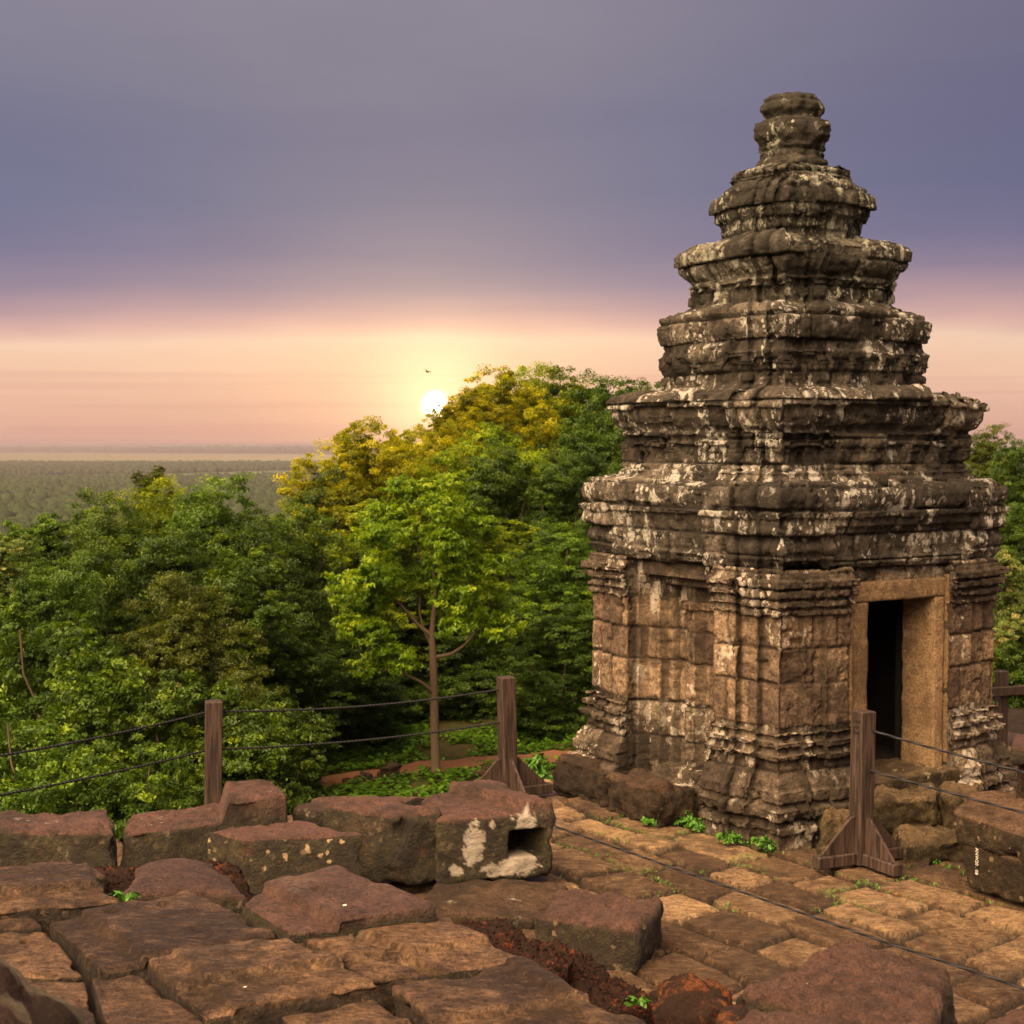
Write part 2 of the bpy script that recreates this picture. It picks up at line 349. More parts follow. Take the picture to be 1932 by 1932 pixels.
def plain(name, col, rough=.6, spec=.3, noise=0.0):
    m, nt = newmat(name); tc = nt.node('ShaderNodeTexCoord').outputs['Object']
    n = nt.noise(tc, 35, 4); c = nt.mix(n, tuple(x * (1 - noise) for x in col), tuple(min(1, x * (1 + noise)) for x in col))
    pbsdf(nt, c, rough, bumpn(nt, n, .3, .002), spec); return m
def rope_mat():
    m, nt = newmat('twisted_cable'); uv = nt.node('ShaderNodeTexCoord').outputs['Object']
    wv = nt.node('ShaderNodeTexWave'); wv.inputs['Scale'].default_value = 14; wv.inputs['Distortion'].default_value = .3; wv.bands_direction = 'DIAGONAL'
    nt.link(uv, wv.inputs['Vector']); c = nt.mix(wv.outputs['Fac'], (.010, .010, .012), (.04, .04, .048))
    pbsdf(nt, c, .8, bumpn(nt, wv.outputs['Fac'], .8, .006), .1); return m
M['rope'] = rope_mat()
M['ink'] = plain('black_marker', (.012, .010, .012), .7); M['whitepaint'] = plain('white_paint', (.55, .52, .46), .7)
M['leafgreen'] = plain('weed_leaf', (.055, .15, .014), .55, .3, .35)
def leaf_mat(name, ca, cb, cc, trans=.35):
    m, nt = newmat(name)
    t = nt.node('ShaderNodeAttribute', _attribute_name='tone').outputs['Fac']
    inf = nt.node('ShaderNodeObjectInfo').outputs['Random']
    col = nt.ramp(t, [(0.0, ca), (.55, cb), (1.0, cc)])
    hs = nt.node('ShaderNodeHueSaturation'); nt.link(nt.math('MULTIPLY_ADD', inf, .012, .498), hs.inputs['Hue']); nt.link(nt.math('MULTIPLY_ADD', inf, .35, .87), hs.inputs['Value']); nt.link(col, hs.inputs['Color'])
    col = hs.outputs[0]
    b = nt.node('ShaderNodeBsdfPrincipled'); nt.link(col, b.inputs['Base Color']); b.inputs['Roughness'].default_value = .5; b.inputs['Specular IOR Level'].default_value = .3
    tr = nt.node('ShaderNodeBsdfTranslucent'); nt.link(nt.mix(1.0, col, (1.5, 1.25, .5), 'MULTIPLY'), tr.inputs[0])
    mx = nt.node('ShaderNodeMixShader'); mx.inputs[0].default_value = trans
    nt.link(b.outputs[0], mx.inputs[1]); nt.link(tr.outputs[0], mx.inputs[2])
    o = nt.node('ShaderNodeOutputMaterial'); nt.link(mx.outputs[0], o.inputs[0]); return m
M['leaf'] = leaf_mat('foliage_green', (.024, .050, .004), (.070, .132, .008), (.22, .31, .016))
M['leafdark'] = leaf_mat('foliage_dark', (.014, .032, .004), (.044, .088, .007), (.14, .22, .014), .38)
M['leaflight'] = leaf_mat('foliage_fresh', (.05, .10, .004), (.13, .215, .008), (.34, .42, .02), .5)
M['leafglow'] = leaf_mat('foliage_sun_glow', (.09, .12, .004), (.27, .29, .006), (.66, .60, .015), .6)  # glow of the low sun put into the leaf colour
M['leafpale'] = leaf_mat('foliage_blossom', (.05, .10, .02), (.16, .22, .05), (.62, .52, .22), .4)
M['leafgrey'] = leaf_mat('foliage_grey', (.030, .046, .006), (.085, .115, .012), (.20, .24, .025), .35)
M['leafamber'] = leaf_mat('foliage_amber_green', (.06, .10, .005), (.17, .25, .010), (.44, .48, .02), .55)
M['bark'] = plain('tree_bark', (.12, .085, .06), .9, .2, .5)
M['deadleaf'] = plain('fallen_leaf', (.25, .09, .03), .7)

def matte(name, a, b):
    m, nt = newmat(name); t = nt.node('ShaderNodeAttribute', _attribute_name='tone').outputs['Fac']
    d = nt.node('ShaderNodeBsdfDiffuse'); nt.link(nt.mix(t, a, b), d.inputs[0]); o = nt.node('ShaderNodeOutputMaterial'); nt.link(d.outputs[0], o.inputs[0]); return m
M['wood_far'] = matte('distant_canopy', (.022, .034, .014), (.038, .055, .020))
# ================================================================ the ground
RX = np.array([.841, .541]); LX = np.array([-.541, .841]); ROT = math.atan2(.541, .841)
def zt(x, y):
    r = 0 * x - 3.95
    r = r - .32 * np.clip(y - 46, 0, None) - .28 * np.clip(-x - 16, 0, None) - .25 * np.clip(x - 22, 0, None)
    r = r + .5 * fbm(np.stack([x * .11, y * .11, 0 * x], -1), 3) * sstep(y, 34, 50)
    r = r + .10 * fbm(np.stack([x * .9, y * .9, 0 * x], -1), 3)
    return np.maximum(r, -65 + 0 * x)
rr = np.concatenate([[0.3], np.geomspace(1, 62000, 190)]); th = np.linspace(0, 2 * math.pi, 144, endpoint=False)
Rg, Tg = np.meshgrid(rr, th, indexing='ij'); X = Rg * np.cos(Tg); Y = 28 + Rg * np.sin(Tg)
V = np.stack([X, Y, zt(X, Y)], -1)
def terrain_mat():
    m, nt = newmat('terrain'); g = nt.node('ShaderNodeTexCoord').outputs['Object']
    n = nt.noise(g, .5, 5); n2 = nt.noise(g, 6, 5, .7)
    near = nt.mix(nt.step(n2, .4, .6), (.03, .05, .012), (.07, .045, .022))
    far = nt.mix(nt.step(nt.noise(nt.mapping(g, (.0011, .0024, 0)), 1, 6, .6), .4, .62), (.035, .06, .018), (.07, .10, .028))
    s = nt.node('ShaderNodeSeparateXYZ'); nt.link(g, s.inputs[0])
    c = nt.mix(nt.step(s.outputs[2], -40, -8), far, near)
    pbsdf(nt, c, .95, None, .1); return m
structure(mesh('ground', V, gridq(len(rr), len(th), True)[:, ::-1], terrain_mat()))
# field strip far out on the plain
def field_mat(name, a, b):
    m, nt = newmat(name); g = nt.node('ShaderNodeTexCoord').outputs['Object']
    pbsdf(nt, nt.mix(nt.noise(nt.mapping(g, (.0012, .002, 0)), 1, 5, .6), a, b), .95, None, .1); return m
fx = np.linspace(-4200, 1400, 80)
near_e = 4900 + 900 * (fx + 4200) / 5600 + 200 * fbm(np.stack([fx * .0011, 0 * fx, 0 * fx], -1), 3)
far_e = 14500 - 5000 * (fx + 4200) / 5600 + 260 * fbm(np.stack([fx * .0009, 0 * fx + 9, 0 * fx], -1), 3)
V = np.concatenate([np.stack([fx, near_e, 0 * fx - 63.8], -1), np.stack([fx, far_e, 0 * fx - 63.8], -1)])
structure(mesh('field', V, gridq(2, len(fx)), field_mat('rice_field', (.07, .085, .03), (.13, .13, .05))))
# red earth path at the foot of the terrace
def G4(px, py): return G(px, py, -3.86)
pa = [G4(*p) for p in ((380, 1545), (520, 1502), (640, 1478), (760, 1459), (880, 1444), (1010, 1432), (1110, 1424), (1260, 1418))]
pb = [G4(*p) for p in ((360, 1500), (520, 1474), (640, 1455), (760, 1438), (880, 1425), (1010, 1415), (1110, 1408), (1260, 1404))]
def dens(pts, n=90):
    pts = np.array(pts); t = np.linspace(0, len(pts) - 1, n); i = np.minimum(t.astype(int), len(pts) - 2); f = (t - i)[:, None]
    return pts[i] * (1 - f) + pts[i + 1] * f
a_, b_ = dens(pa), dens(pb); V = []
for k in np.linspace(0, 1, 9):
    p = a_ * (1 - k) + b_ * k; p[:, 1] += .25 * fbm(np.stack([p[:, 0] * .6, 0 * p[:, 0] + k * 3, 0 * p[:, 0]], -1), 3) * (1 if k in (0, 1) else 0)
    p[:, 2] = zt(p[:, 0], p[:, 1]) + .03; V.append(p)
structure(mesh('path', np.concatenate(V), gridq(9, 90), field_mat('red_earth', (.16, .075, .042), (.24, .12, .065))))
# ---- the temple terrace: one sheet of worn flagstones
def in_poly(x, y, poly):
    c = np.zeros(x.shape, bool); j = len(poly) - 1
    for i in range(len(poly)):
        xi, yi = poly[i]; xj, yj = poly[j]
        c ^= ((yi > y) != (yj > y)) & (x < (xj - xi) * (y - yi) / (yj - yi + 1e-12) + xi); j = i
    return c
TER = [(-9, 4), (8.5, 4), (8.5, 17.6), (4.2, 18.4), (1.2, 15.2), (.55, 13.95), (.05, 13.35), (-.6, 12.9), (-2.2, 12.25), (-3.4, 11.3), (-5.2, 9.8), (-9, 8)]
rs = np.random.RandomState(3)
res = .0128
p0, p1, q0, q1 = 1.5, 13.0, 1.0, 13.5
pp = np.arange(p0, p1, res); qq = np.arange(q0, q1, res)
Pp, Qq = np.meshgrid(pp, qq, indexing='ij')
wx = Pp + .07 * perlin(np.stack([Pp * .9, Qq * .9, 0 * Pp], -1)) + .028 * perlin(np.stack([Pp * 3.1, Qq * 3.1, 0 * Pp + 5], -1))
wy = Qq + .09 * perlin(np.stack([Pp * .8, Qq * .8, 0 * Pp + 9], -1)) + .028 * perlin(np.stack([Pp * 3.3, Qq * 3.3, 0 * Pp + 15], -1))
rb = [p0 - 1]
while rb[-1] < p1 + 1: rb.append(rb[-1] + rs.uniform(.32, .50))
rb = np.array(rb); ri = np.clip(np.searchsorted(rb, wx) - 1, 0, len(rb) - 2)
H = np.zeros_like(wx); TONE = np.zeros_like(wx); JN = np.zeros_like(wx); SID = np.zeros(wx.shape, int); sid = 0
for k in range(len(rb) - 1):
    mk = ri == k
    if not mk.any(): continue
    cb = [q0 - 1 - rs.uniform(0, .5)]
    while cb[-1] < q1 + 1: cb.append(cb[-1] + rs.uniform(.36, .78))
    cb = np.array(cb); x = wx[mk]; y = wy[mk]
    # crooked cross joints
    sk = rs.uniform(-.22, .22); y = y + sk * (x - rb[k])
    ci = np.clip(np.searchsorted(cb, y) - 1, 0, len(cb) - 2)
    nst = len(cb); t = rs.uniform(0, 1, nst); hz = rs.uniform(-.018, .018, nst); tx = rs.uniform(-.03, .03, nst); ty = rs.uniform(-.03, .03, nst)
    hx = (rb[k + 1] - rb[k]) / 2; hy = (cb[ci + 1] - cb[ci]) / 2
    lx = x - (rb[k] + rb[k + 1]) / 2; ly = y - (cb[ci] + cb[ci + 1]) / 2
    rc = .032; ax_ = np.abs(lx) - (hx - rc); ay_ = np.abs(ly) - (hy - rc)
    sd = rc - (np.hypot(np.maximum(ax_, 0), np.maximum(ay_, 0)) + np.minimum(np.maximum(ax_, ay_), 0))
    gapn = .010 + .018 * rs.uniform(0, 1, nst)[ci]
    hh = -.065 * (1 - sstep(sd, gapn, gapn + .017)) + hz[ci] + tx[ci] * lx + ty[ci] * ly
    H[mk] = hh; TONE[mk] = t[ci]; JN[mk] = 1 - sstep(sd, gapn + .004, gapn + .020); SID[mk] = sid + ci; sid += nst
n3 = np.stack([Pp, Qq, 0 * Pp], -1); off = (SID * 7.31)[..., None]
lay = fbm(n3 * np.array([2.5, 6, 1]) + off, 4); H += .0035 * lay + .003 * fbm(n3 * 20, 3) * (1 - JN)
H += -.018 * np.clip(fbm(n3 * 4 + off, 3) - .25, 0, 1)
# sunken, flaked stones
H -= .010 * np.floor(np.clip(lay * 2.5 + 1, 0, 3)) * ((SID % 4) == 1)
XY = Pp[..., None] * RX + Qq[..., None] * LX
V = np.dstack([XY, H[..., None]]).reshape(-1, 3)
q = gridq(len(pp), len(qq)); cen = V[q].mean(1); keep = in_poly(cen[:, 0], cen[:, 1], TER) & (cen[:, 1] > 5.2); q = q[keep][:, ::-1]
used = np.unique(q); mp = -np.ones(len(V), int); mp[used] = np.arange(len(used))
redn = sstep(fbm(n3 * .7 + 3, 3), -.1, .5)
def paving_mat():
    m = stone_mat('flagstone', (.17, .085, .040), (.50, .33, .18), dark=(.022, .012, .007), lich=.0, darkamt=.42, bump=1.0, grain=(1.1, 6, 3), rough=.48, spec=.5, tvar=.75)
    return m
FLOOR_V, FLOOR_J = V, JN.ravel()
structure(mesh('pavement', V[used], mp[q], paving_mat(), {'tone': TONE.ravel()[used], 'joint': JN.ravel()[used], 'top': np.ones(len(used))}))
# soil bed and edge wall below the flags
def prism(name, poly, zb, ztop, mat, n_up=14, seg=.12, amp=.06, seed=0, parent=None):
    P = [];
    for i in range(len(poly)):
        a = np.array(poly[i]); b = np.array(poly[(i + 1) % len(poly)]); n = max(2, int(np.linalg.norm(b - a) / seg))
        P += [a + (b - a) * k / n for k in range(n)]
    P = np.array(P); c = P.mean(0); V = []
    for k in range(n_up + 1):
        z = zb + (ztop - zb) * k / n_up; p3 = np.column_stack([P, np.full(len(P), z)])
        d = amp * fbm(p3 * 2.2 + seed, 4); dirs = (P - c) / np.linalg.norm(P - c, axis=1)[:, None]
        V.append(np.column_stack([P + dirs * d[:, None], np.full(len(P), z)]))
    rings = n_up + 1
    for s in np.linspace(.97, 0.0, 26):
        p = V[n_up][:, :2] * s + c * (1 - s); p3 = np.column_stack([p, np.full(len(p), ztop)]); V.append(np.column_stack([p, ztop + amp * .6 * fbm(p3 * 3 + seed, 4)])); rings += 1
    V = np.concatenate(V)
    return mesh(name, V, gridq(rings, len(P), True), mat, {'tone': np.full(len(V), .5), 'top': np.zeros(len(V)), 'joint': np.zeros(len(V))}, True, parent)
TER2 = [(x * .995, y - .02) for x, y in TER]
structure(prism('terrace_wall', TER2, -4.6, -.10, M['ledge'], 20, .2, .05))
PLAT = [(-6, -3), (2.0, -3), (1.75, 2.2), (.62, 4.12), (.10, 4.95), (-.22, 5.55), (-.55, 5.75), (-1.25, 6.0), (-2.3, 6.15), (-6, 6.3)]
structure(prism('upper_terrace', PLAT, -.3, 1.25, M['laterite'], 16, .06, .06, 4))
# ================================================================ the tower
NC = G(1467, 1605, 0.0)[:2]
HB = 1.28
TC = NC + HB * (RX + LX)
tower = empty('stone_tower', (TC[0], TC[1], 0), ROT, 'tall weathered stone temple tower with stepped roof and dark open doorway', 'tower')
def face_poly(h, steps):
    """steps: from the corner inward [(distance, depth after)] ; mirrored"""
    u = -h; v = 0; pts = []      # (u, v, tangential sign)
    seq = []
    for d, dv in steps: seq.append((-h + d, dv))
    prev = 0; left = []
    for uu, dv in seq:
        sgn = 1 if dv < prev else -1
        left.append((uu, prev, sgn)); left.append((uu, dv, sgn)); prev = dv
    right = [(-a, b, -s) for a, b, s in left[::-1]]
    return left + right
def ring(h, steps, res):
    """returns base pts, mitre dirs, face index, u, weight(bay) resampled along the redented square"""
    fp = face_poly(h, steps); P = []; Mi = []; Fi = []; U = []
    corners = [(-h, -h), (h, -h), (h, h), (-h, h)]; cm = [(-1, -1), (1, -1), (1, 1), (-1, 1)]
    for f in range(4):
        c, s = [(1, 0), (0, 1), (-1, 0), (0, -1)][f]
        rot = lambda x, y: (c * x - s * y, s * x + c * y)
        pts = [(-h, -h, 'c')] + [(u, -(h + v), sg) for u, v, sg in fp] + [(h, -h, 'c2')]
        for i in range(len(pts) - 1):
            a, b = pts[i], pts[i + 1]
            def mit(p, first):
                if p[2] == 'c': return rot(-1, -1) + (9,)
                if p[2] == 'c2': return rot(1, -1) + (9,)
                t = rot(p[2], 0); n = rot(0, -1); return (n[0], n[1], p[2])
            pa_, pb_ = rot(a[0], a[1]), rot(b[0], b[1]); ln = math.hypot(pb_[0] - pa_[0], pb_[1] - pa_[1]); n = max(1, int(round(ln / res)))
            for k in range(n):
                t = k / n; P.append((pa_[0] * (1 - t) + pb_[0] * t, pa_[1] * (1 - t) + pb_[1] * t))
                ma, mb = mit(a, 1), mit(b, 0)
                ta = (0, 0) if ma[2] == 9 else rot(ma[2], 0); tb = (0, 0) if mb[2] == 9 else rot(mb[2], 0)
                Mi.append((ma[0] * (1 - t) + mb[0] * t, ma[1] * (1 - t) + mb[1] * t, ta[0] * (1 - t) + tb[0] * t, ta[1] * (1 - t) + tb[1] * t))
                Fi.append(f); U.append(a[0] * (1 - t) + b[0] * t)
    return np.array(P), np.array(Mi), np.array(Fi), np.array(U)
def loft(name, h, steps, prof, mat, parent=tower, res=.0115, tlim=.03, ztlim=None, bay=None, bayf=None, course=.27, seed=0, cap=True, holes=None, rough=.006, ero=.015, blockoff=.007, jd=.024, relief=None, crev_shade=None, lean=(0, 0)):
    P, Mi, Fi, U = ring(h, steps, res)
    zs = [prof[0][0]]
    for (a, ea), (b, eb) in zip(prof[:-1], prof[1:]):
        n = max(1, int(round(math.hypot(b - a, eb - ea) / res)))
        zs += [a + (b - a) * k / n for k in range(1, n + 1)]
    # keep flat treads (equal z) as e-steps
    E = [prof[0][1]]; Z = [prof[0][0]]
    for (a, ea), (b, eb) in zip(prof[:-1], prof[1:]):
        n = max(1, int(round(math.hypot(b - a, eb - ea) / res)))
        for k in range(1, n + 1): Z.append(a + (b - a) * k / n); E.append(ea + (eb - ea) * k / n)
    Z = np.array(Z); E = np.array(E); J, N = len(Z), len(P)
    Eb = E.copy()
    W = np.ones(N) if bay is None else 1 - (np.abs(U) < bay).astype(float)
    Ee = E[:, None] * W[None]
    if bayf is not None: Ee = Ee + np.where(W[None] < .5, np.array([bayf(z) for z in Z])[:, None], 0)
    T = np.sign(Ee) * np.minimum(np.abs(Ee), tlim)
    X = P[None, :, 0] + Ee * Mi[None, :, 0] + T * Mi[None, :, 2]; Y = P[None, :, 1] + Ee * Mi[None, :, 1] + T * Mi[None, :, 3]
    V = np.stack([X, Y, np.broadcast_to(Z[:, None], X.shape)], -1)
    du = np.roll(V, -1, 1) - np.roll(V, 1, 1); dz = np.gradient(V, axis=0); n = np.cross(du, dz); n /= np.linalg.norm(n, axis=2)[..., None] + 1e-9
    # masonry
    r = np.random.RandomState(seed + 11); zb = [Z.min() - .01]
    while zb[-1] < Z.max(): zb.append(zb[-1] + course * r.uniform(.75, 1.25))
    zb = np.array(zb); Sx = (Fi + (U + h) / (2 * h)) * 2 * h
    Zw = V[..., 2] + .008 * perlin(V * 1.1 + seed) + .002 * perlin(V * 9)
    ci = np.clip(np.searchsorted(zb, Zw) - 1, 0, len(zb) - 2)
    dist = np.minimum(np.abs(Zw - zb[ci]), np.abs(Zw - zb[ci + 1])); bo = np.zeros(dist.shape); tone = np.zeros(dist.shape)
    Sg = np.broadcast_to(Sx[None], dist.shape) + .012 * perlin(V * 2.3 + 31)
    for c in range(len(zb) - 1):
        mk = ci == c
        if not mk.any(): continue
        ub = [-.3 - r.uniform(0, .3)]
        while ub[-1] < 8 * h + .5: ub.append(ub[-1] + r.uniform(.2, .62))
        ub = np.array(ub); s = Sg[mk]; bi = np.clip(np.searchsorted(ub, s) - 1, 0, len(ub) - 2)
        dist[mk] = np.minimum(dist[mk], np.minimum(np.abs(s - ub[bi]), np.abs(s - ub[bi + 1])))
        bv = r.uniform(-1, 1, len(ub)); bv = np.where(r.uniform(0, 1, len(ub)) < .10, -2.4, bv); tl = r.uniform(-1, 1, len(ub)); bo[mk] = bv[bi] + 1.4 * tl[bi] * (s - ub[bi]) / .4; tone[mk] = r.uniform(0, 1, len(ub))[bi]
    jn = np.exp(-(dist / .010) ** 2)
    corner_shade = 0 * dist  # painted shade that darkens the step corners and false door edges
    for dstep, _v in steps: corner_shade = np.maximum(corner_shade, np.broadcast_to(np.exp(-((h - np.abs(U) - dstep) / .011) ** 2)[None], dist.shape))
    if crev_shade is not None: corner_shade = np.maximum(corner_shade, crev_shade(V, Fi, U))
    d = -jd * jn + blockoff * bo * (1 - jn) + rough * 1.3 * fbm(V * 20 + seed, 4, .7) + rough * .8 * fbm(V * 6 + seed, 3)
    d -= ero * 1.3 * np.clip(fbm(V * 3.1 + seed * 3, 4) - .12, 0, .9)
    d -= .05 * np.clip(fbm(V * 7 + 70 + seed, 4, .6) - .32, 0, 1) + .02 * np.exp(-(dist / .05) ** 2) * np.clip(fbm(V * 12 + 7, 3) + .1, 0, 1)
    if relief is not None: d = d + relief(V, Fi, U, n)
    V = V + n * d[..., None]
    V[..., 0] += lean[0] * (Z - Z[0])[:, None]; V[..., 1] += lean[1] * (Z - Z[0])[:, None]
    rings = J; VV = [V.reshape(-1, 3)]; tn = [tone.ravel()]; jj = [np.maximum(jn, .75 * corner_shade).ravel()]  # joint attribute also carries the painted corner shade
    if cap:
        top = V[-1]; c0 = top.mean(0)
        for s in np.linspace(.96, 0.02, 34):
            p = top * s + c0 * (1 - s); p = p.copy(); p[:, 2] = top[:, 2].mean() * (1 - s ** 6) + top[:, 2] * s ** 6; p[:, 2] += .02 * fbm(p * 5 + seed, 3) + .012 * (1 - s)
            VV.append(p); tn.append(tone[-1]); jj.append(0 * jn[-1]); rings += 1
    VV = np.concatenate(VV); q = gridq(rings, N, True)
    if holes:
        f, u0, u1, z0, z1 = holes; cz = np.repeat(Z, N) if not cap else np.concatenate([np.repeat(Z, N), np.full((rings - J) * N, 99.)])
        uu = np.tile(U, rings); ff = np.tile(Fi, rings)
        inside = (ff == f) & (uu > u0) & (uu < u1) & (cz > z0) & (cz < z1)
        q = q[~inside[q].all(1)]
    ntop = sstep(np.concatenate([n[..., 2].ravel(), np.ones((rings - J) * N)]), .3, .9)
    return mesh(name, VV, q, mat, {'tone': np.concatenate(tn), 'joint': np.concatenate(jj), 'top': ntop}, True, parent)
H0 = 1.19
# steps from the corner: corner pier, groove, door pilaster, bay
ST = [(.19, .05), (.38, .10), (.64, .015)]
bay = H0 - .64 + .001
prof_base = [(-.06, .09), (.11, .095), (.12, .125), (.16, .13), (.17, .10), (.21, .10), (.22, .15), (.30, .155), (.315, .11), (.34, .10), (.35, .125), (.43, .13), (.44, .105), (.50, .09), (.57, .05), (.63, .025), (.645, .025), (.65, .075), (.69, .085), (.70, .045), (.735, .03), (.74, .065), (.785, .07), (.79, .025), (.825, .02), (.83, .045), (.86, .045), (.87, 0), (.90, 0)]
def wall_relief(V, Fi, U, n):
    z = V[..., 2]; u = np.broadcast_to(U[None], z.shape); f = np.broadcast_to(Fi[None], z.shape)
    d = 0 * z
    pier = (np.abs(u) > .83) & (np.abs(u) < 1.2)
    # big scar on the near corner pier
    sc1 = np.exp(-(((z - 1.33) / .20) ** 2 + (((u + 1.05)) / .16) ** 2)) * (f == 0)
    d -= .055 * sc1 * (.6 + fbm(V * 7, 3))
    sc2 = np.exp(-(((z - 1.38) / .2) ** 2 + (((u - .9)) / .2) ** 2)) * (f == 3)
    d -= .04 * sc2 * (.6 + fbm(V * 7 + 3, 3))
    # slim vertical mouldings of the false door bay
    fb = (f != 0) & (np.abs(u) < .515) & (z > .25) & (z < 2.02)
    au = np.abs(u)
    d -= .09 * fb
    pr = -.08 * (au < .34) - .06 * (au < .255) + .10 * (au < .06) - .04 * ((au > .40) & (au < .43))
    zt_ = (z < 1.86) & (z > .36)
    tee = .035 * ((z > 1.62) & (au < .20) & (au > .10)) * 0
    d += np.where(fb & zt_, pr + tee, 0)
    d += np.where(fb & (z > 1.66) & (z < 1.72) & (au < .25), .05, 0)
    return d
def wall_crev_shade(V, Fi, U):  # shade lines painted along the false door mouldings
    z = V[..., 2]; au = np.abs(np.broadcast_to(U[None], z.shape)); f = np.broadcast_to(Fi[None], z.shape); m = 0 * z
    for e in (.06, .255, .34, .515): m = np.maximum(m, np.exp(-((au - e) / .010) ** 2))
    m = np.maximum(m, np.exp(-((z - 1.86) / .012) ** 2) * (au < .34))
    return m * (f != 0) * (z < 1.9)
loft('plinth', H0, ST, prof_base, M['tower'], bay=bay, seed=1, cap=False, course=.33, ero=.022, holes=(0, -.33, .44, .40, 3), relief=wall_relief, crev_shade=wall_crev_shade)
def bays(z): return 0.0
loft('wall', H0, ST, [(.885, 0), (1.735, 0)], M['panel'], seed=2, cap=False, course=.30, rough=.005, ero=.008, holes=(0, -.33, .44, .40, 1.80), relief=wall_relief, crev_shade=wall_crev_shade, blockoff=.006)
cap_prof = [(1.715, 0), (1.73, .03), (1.76, .03), (1.765, .01), (1.79, .015), (1.795, .045), (1.83, .045), (1.835, .015), (1.86, .02), (1.865, .06), (1.91, .065), (1.915, .03), (1.935, .03), (1.94, .075), (1.99, .08), (2.0, .03), (2.05, .03), (2.08, .01)]
def cap_relief(V, Fi, U, n):
    z = V[..., 2]; u = np.abs(np.broadcast_to(U[None], z.shape)); f = np.broadcast_to(Fi[None], z.shape)
    d = -.09 * ((f != 0) & (u < .515) & (z < 1.93))
    fb = (f != 0) & (u < .34) & (z < 1.86)
    return d - np.where(fb, .075, 0) - np.where(fb & (u < .255), .05, 0) + np.where(fb & (u < .06), .08, 0)
loft('capital_band', H0, ST, cap_prof, M['tower'], bay=bay, seed=3, cap=False, course=.34, rough=.006, holes=(0, -.33, .44, .40, 1.80), relief=cap_relief, crev_shade=wall_crev_shade)
STC = [(.20, .05), (.40, .095)]
ent = [(2.04, -.12), (2.06, .0), (2.09, .02), (2.15, .045), (2.17, .02), (2.20, .03), (2.32, .05), (2.44, .07), (2.455, .095), (2.50, .105), (2.515, .08), (2.55, .095), (2.62, .105), (2.68, .09), (2.72, .04), (2.735, -.03)]
def ent_relief(V, Fi, U, n):
    z = V[..., 2]; u = np.broadcast_to(U[None], z.shape); f = np.broadcast_to(Fi[None], z.shape)
    k = np.exp(-((z - 2.22) / .06) ** 2) * (np.abs(u) > .72) * .04
    k += np.exp(-((z - 2.36) / .05) ** 2) * (np.abs(u) > .72) * .03 - np.exp(-((z - 2.29) / .025) ** 2) * (np.abs(u) > .72) * .025
    lin_ = -.035 * ((f == 0) & (np.abs(u + .0) < .72) & (z > 2.10) & (z < 2.38))
    return k + lin_
loft('cornice', 1.17, STC, ent, M['tower_up'], seed=4, course=.24, ero=0.014, rough=.0042, blockoff=.014, jd=.026, relief=ent_relief, tlim=.05)
# stepped roof
def tier_relief(h, z0, z1):
    def fn(V, Fi, U, n):
        z = V[..., 2]; u = np.abs(np.broadcast_to(U[None], z.shape)) / h
        b = (z > z0) & (z < z1)
        pil = ((u > .50) & (u < .62)) | ((u > .18) & (u < .26)) | (u > .92)
        ringm = .02 * (np.abs(((z - z0) / (z1 - z0)) - .86) < .14) * np.sin((z - z0) * 160) ** 2
        niche = ((u > .30) & (u < .40)) | ((u > .70) & (u < .82))
        zz_ = (z - z0) / (z1 - z0)
        return np.where(b & pil, .03 + ringm, 0) - np.where(b & niche & (zz_ > .2) & (zz_ < .75), .03, 0)
    return fn
def sym(h, a, b): return [(h * a, .05), (h * b, .10)]
t2 = [(2.66, .085), (2.735, .08), (2.76, .05), (2.79, .055), (2.81, .01), (2.99, 0), (3.0, .03), (3.03, .035), (3.045, .0), (3.08, .035), (3.10, .045), (3.12, .02), (3.15, .06), (3.22, .095), (3.29, .10), (3.30, .135), (3.36, .14), (3.42, .10), (3.45, .02)]
loft('roof_tier', 0.995, sym(.995, .20, .42), t2, M['tower_up'], seed=5, course=.24, ero=0.019, rough=.0042, blockoff=.018, jd=.028, relief=tier_relief(.995, 2.81, 3.0), tlim=.05, lean=(.02, 0))
t3 = [(3.38, .05), (3.44, .055), (3.47, .03), (3.50, .0), (3.68, 0), (3.70, .03), (3.74, .04), (3.76, .01), (3.80, .0), (3.84, .02), (3.9, .04), (4.0, .05), (4.08, .02), (4.12, -.06)]
loft('roof_tier', 0.76, sym(.76, .20, .42), t3, M['tower_up'], seed=6, course=.24, ero=0.019, rough=.0042, blockoff=.018, jd=.028, relief=tier_relief(.76, 3.50, 3.70), tlim=.04)
t4 = [(4.05, .06), (4.12, .06), (4.15, .03), (4.17, .0), (4.30, 0), (4.32, .03), (4.34, .035), (4.36, .01), (4.40, .05), (4.45, .085), (4.52, .115), (4.60, .12), (4.64, .09), (4.68, .02)]
loft('roof_tier', 0.585, sym(.585, .20, .42), t4, M['tower_top'], seed=7, course=.22, ero=0.018, rough=.0042, blockoff=.016, jd=.026, relief=tier_relief(.585, 4.17, 4.31), tlim=.04)
def petal(V, Fi, U, n):
    z = V[..., 2]; th = np.arctan2(V[..., 1], V[..., 0])
    return .028 * np.abs(np.cos(th * 12)) * np.exp(-((z - 5.05) / .09) ** 2)
t5 = [(4.62, .04), (4.70, .03), (4.72, .0), (4.84, 0), (4.86, .03), (4.90, .045), (4.93, .045), (4.95, .065), (5.0, .055), (5.06, .03), (5.12, -.01), (5.17, -.07), (5.19, -.12), (5.20, -.10), (5.27, -.10), (5.29, -.15), (5.31, -.20)]
loft('roof_tier', .425, [(.075, .05), (.17, .09), (.27, .115)], t5, M['tower_top'], seed=8, course=.17, ero=.035, blockoff=.010, relief=petal, tlim=.02)
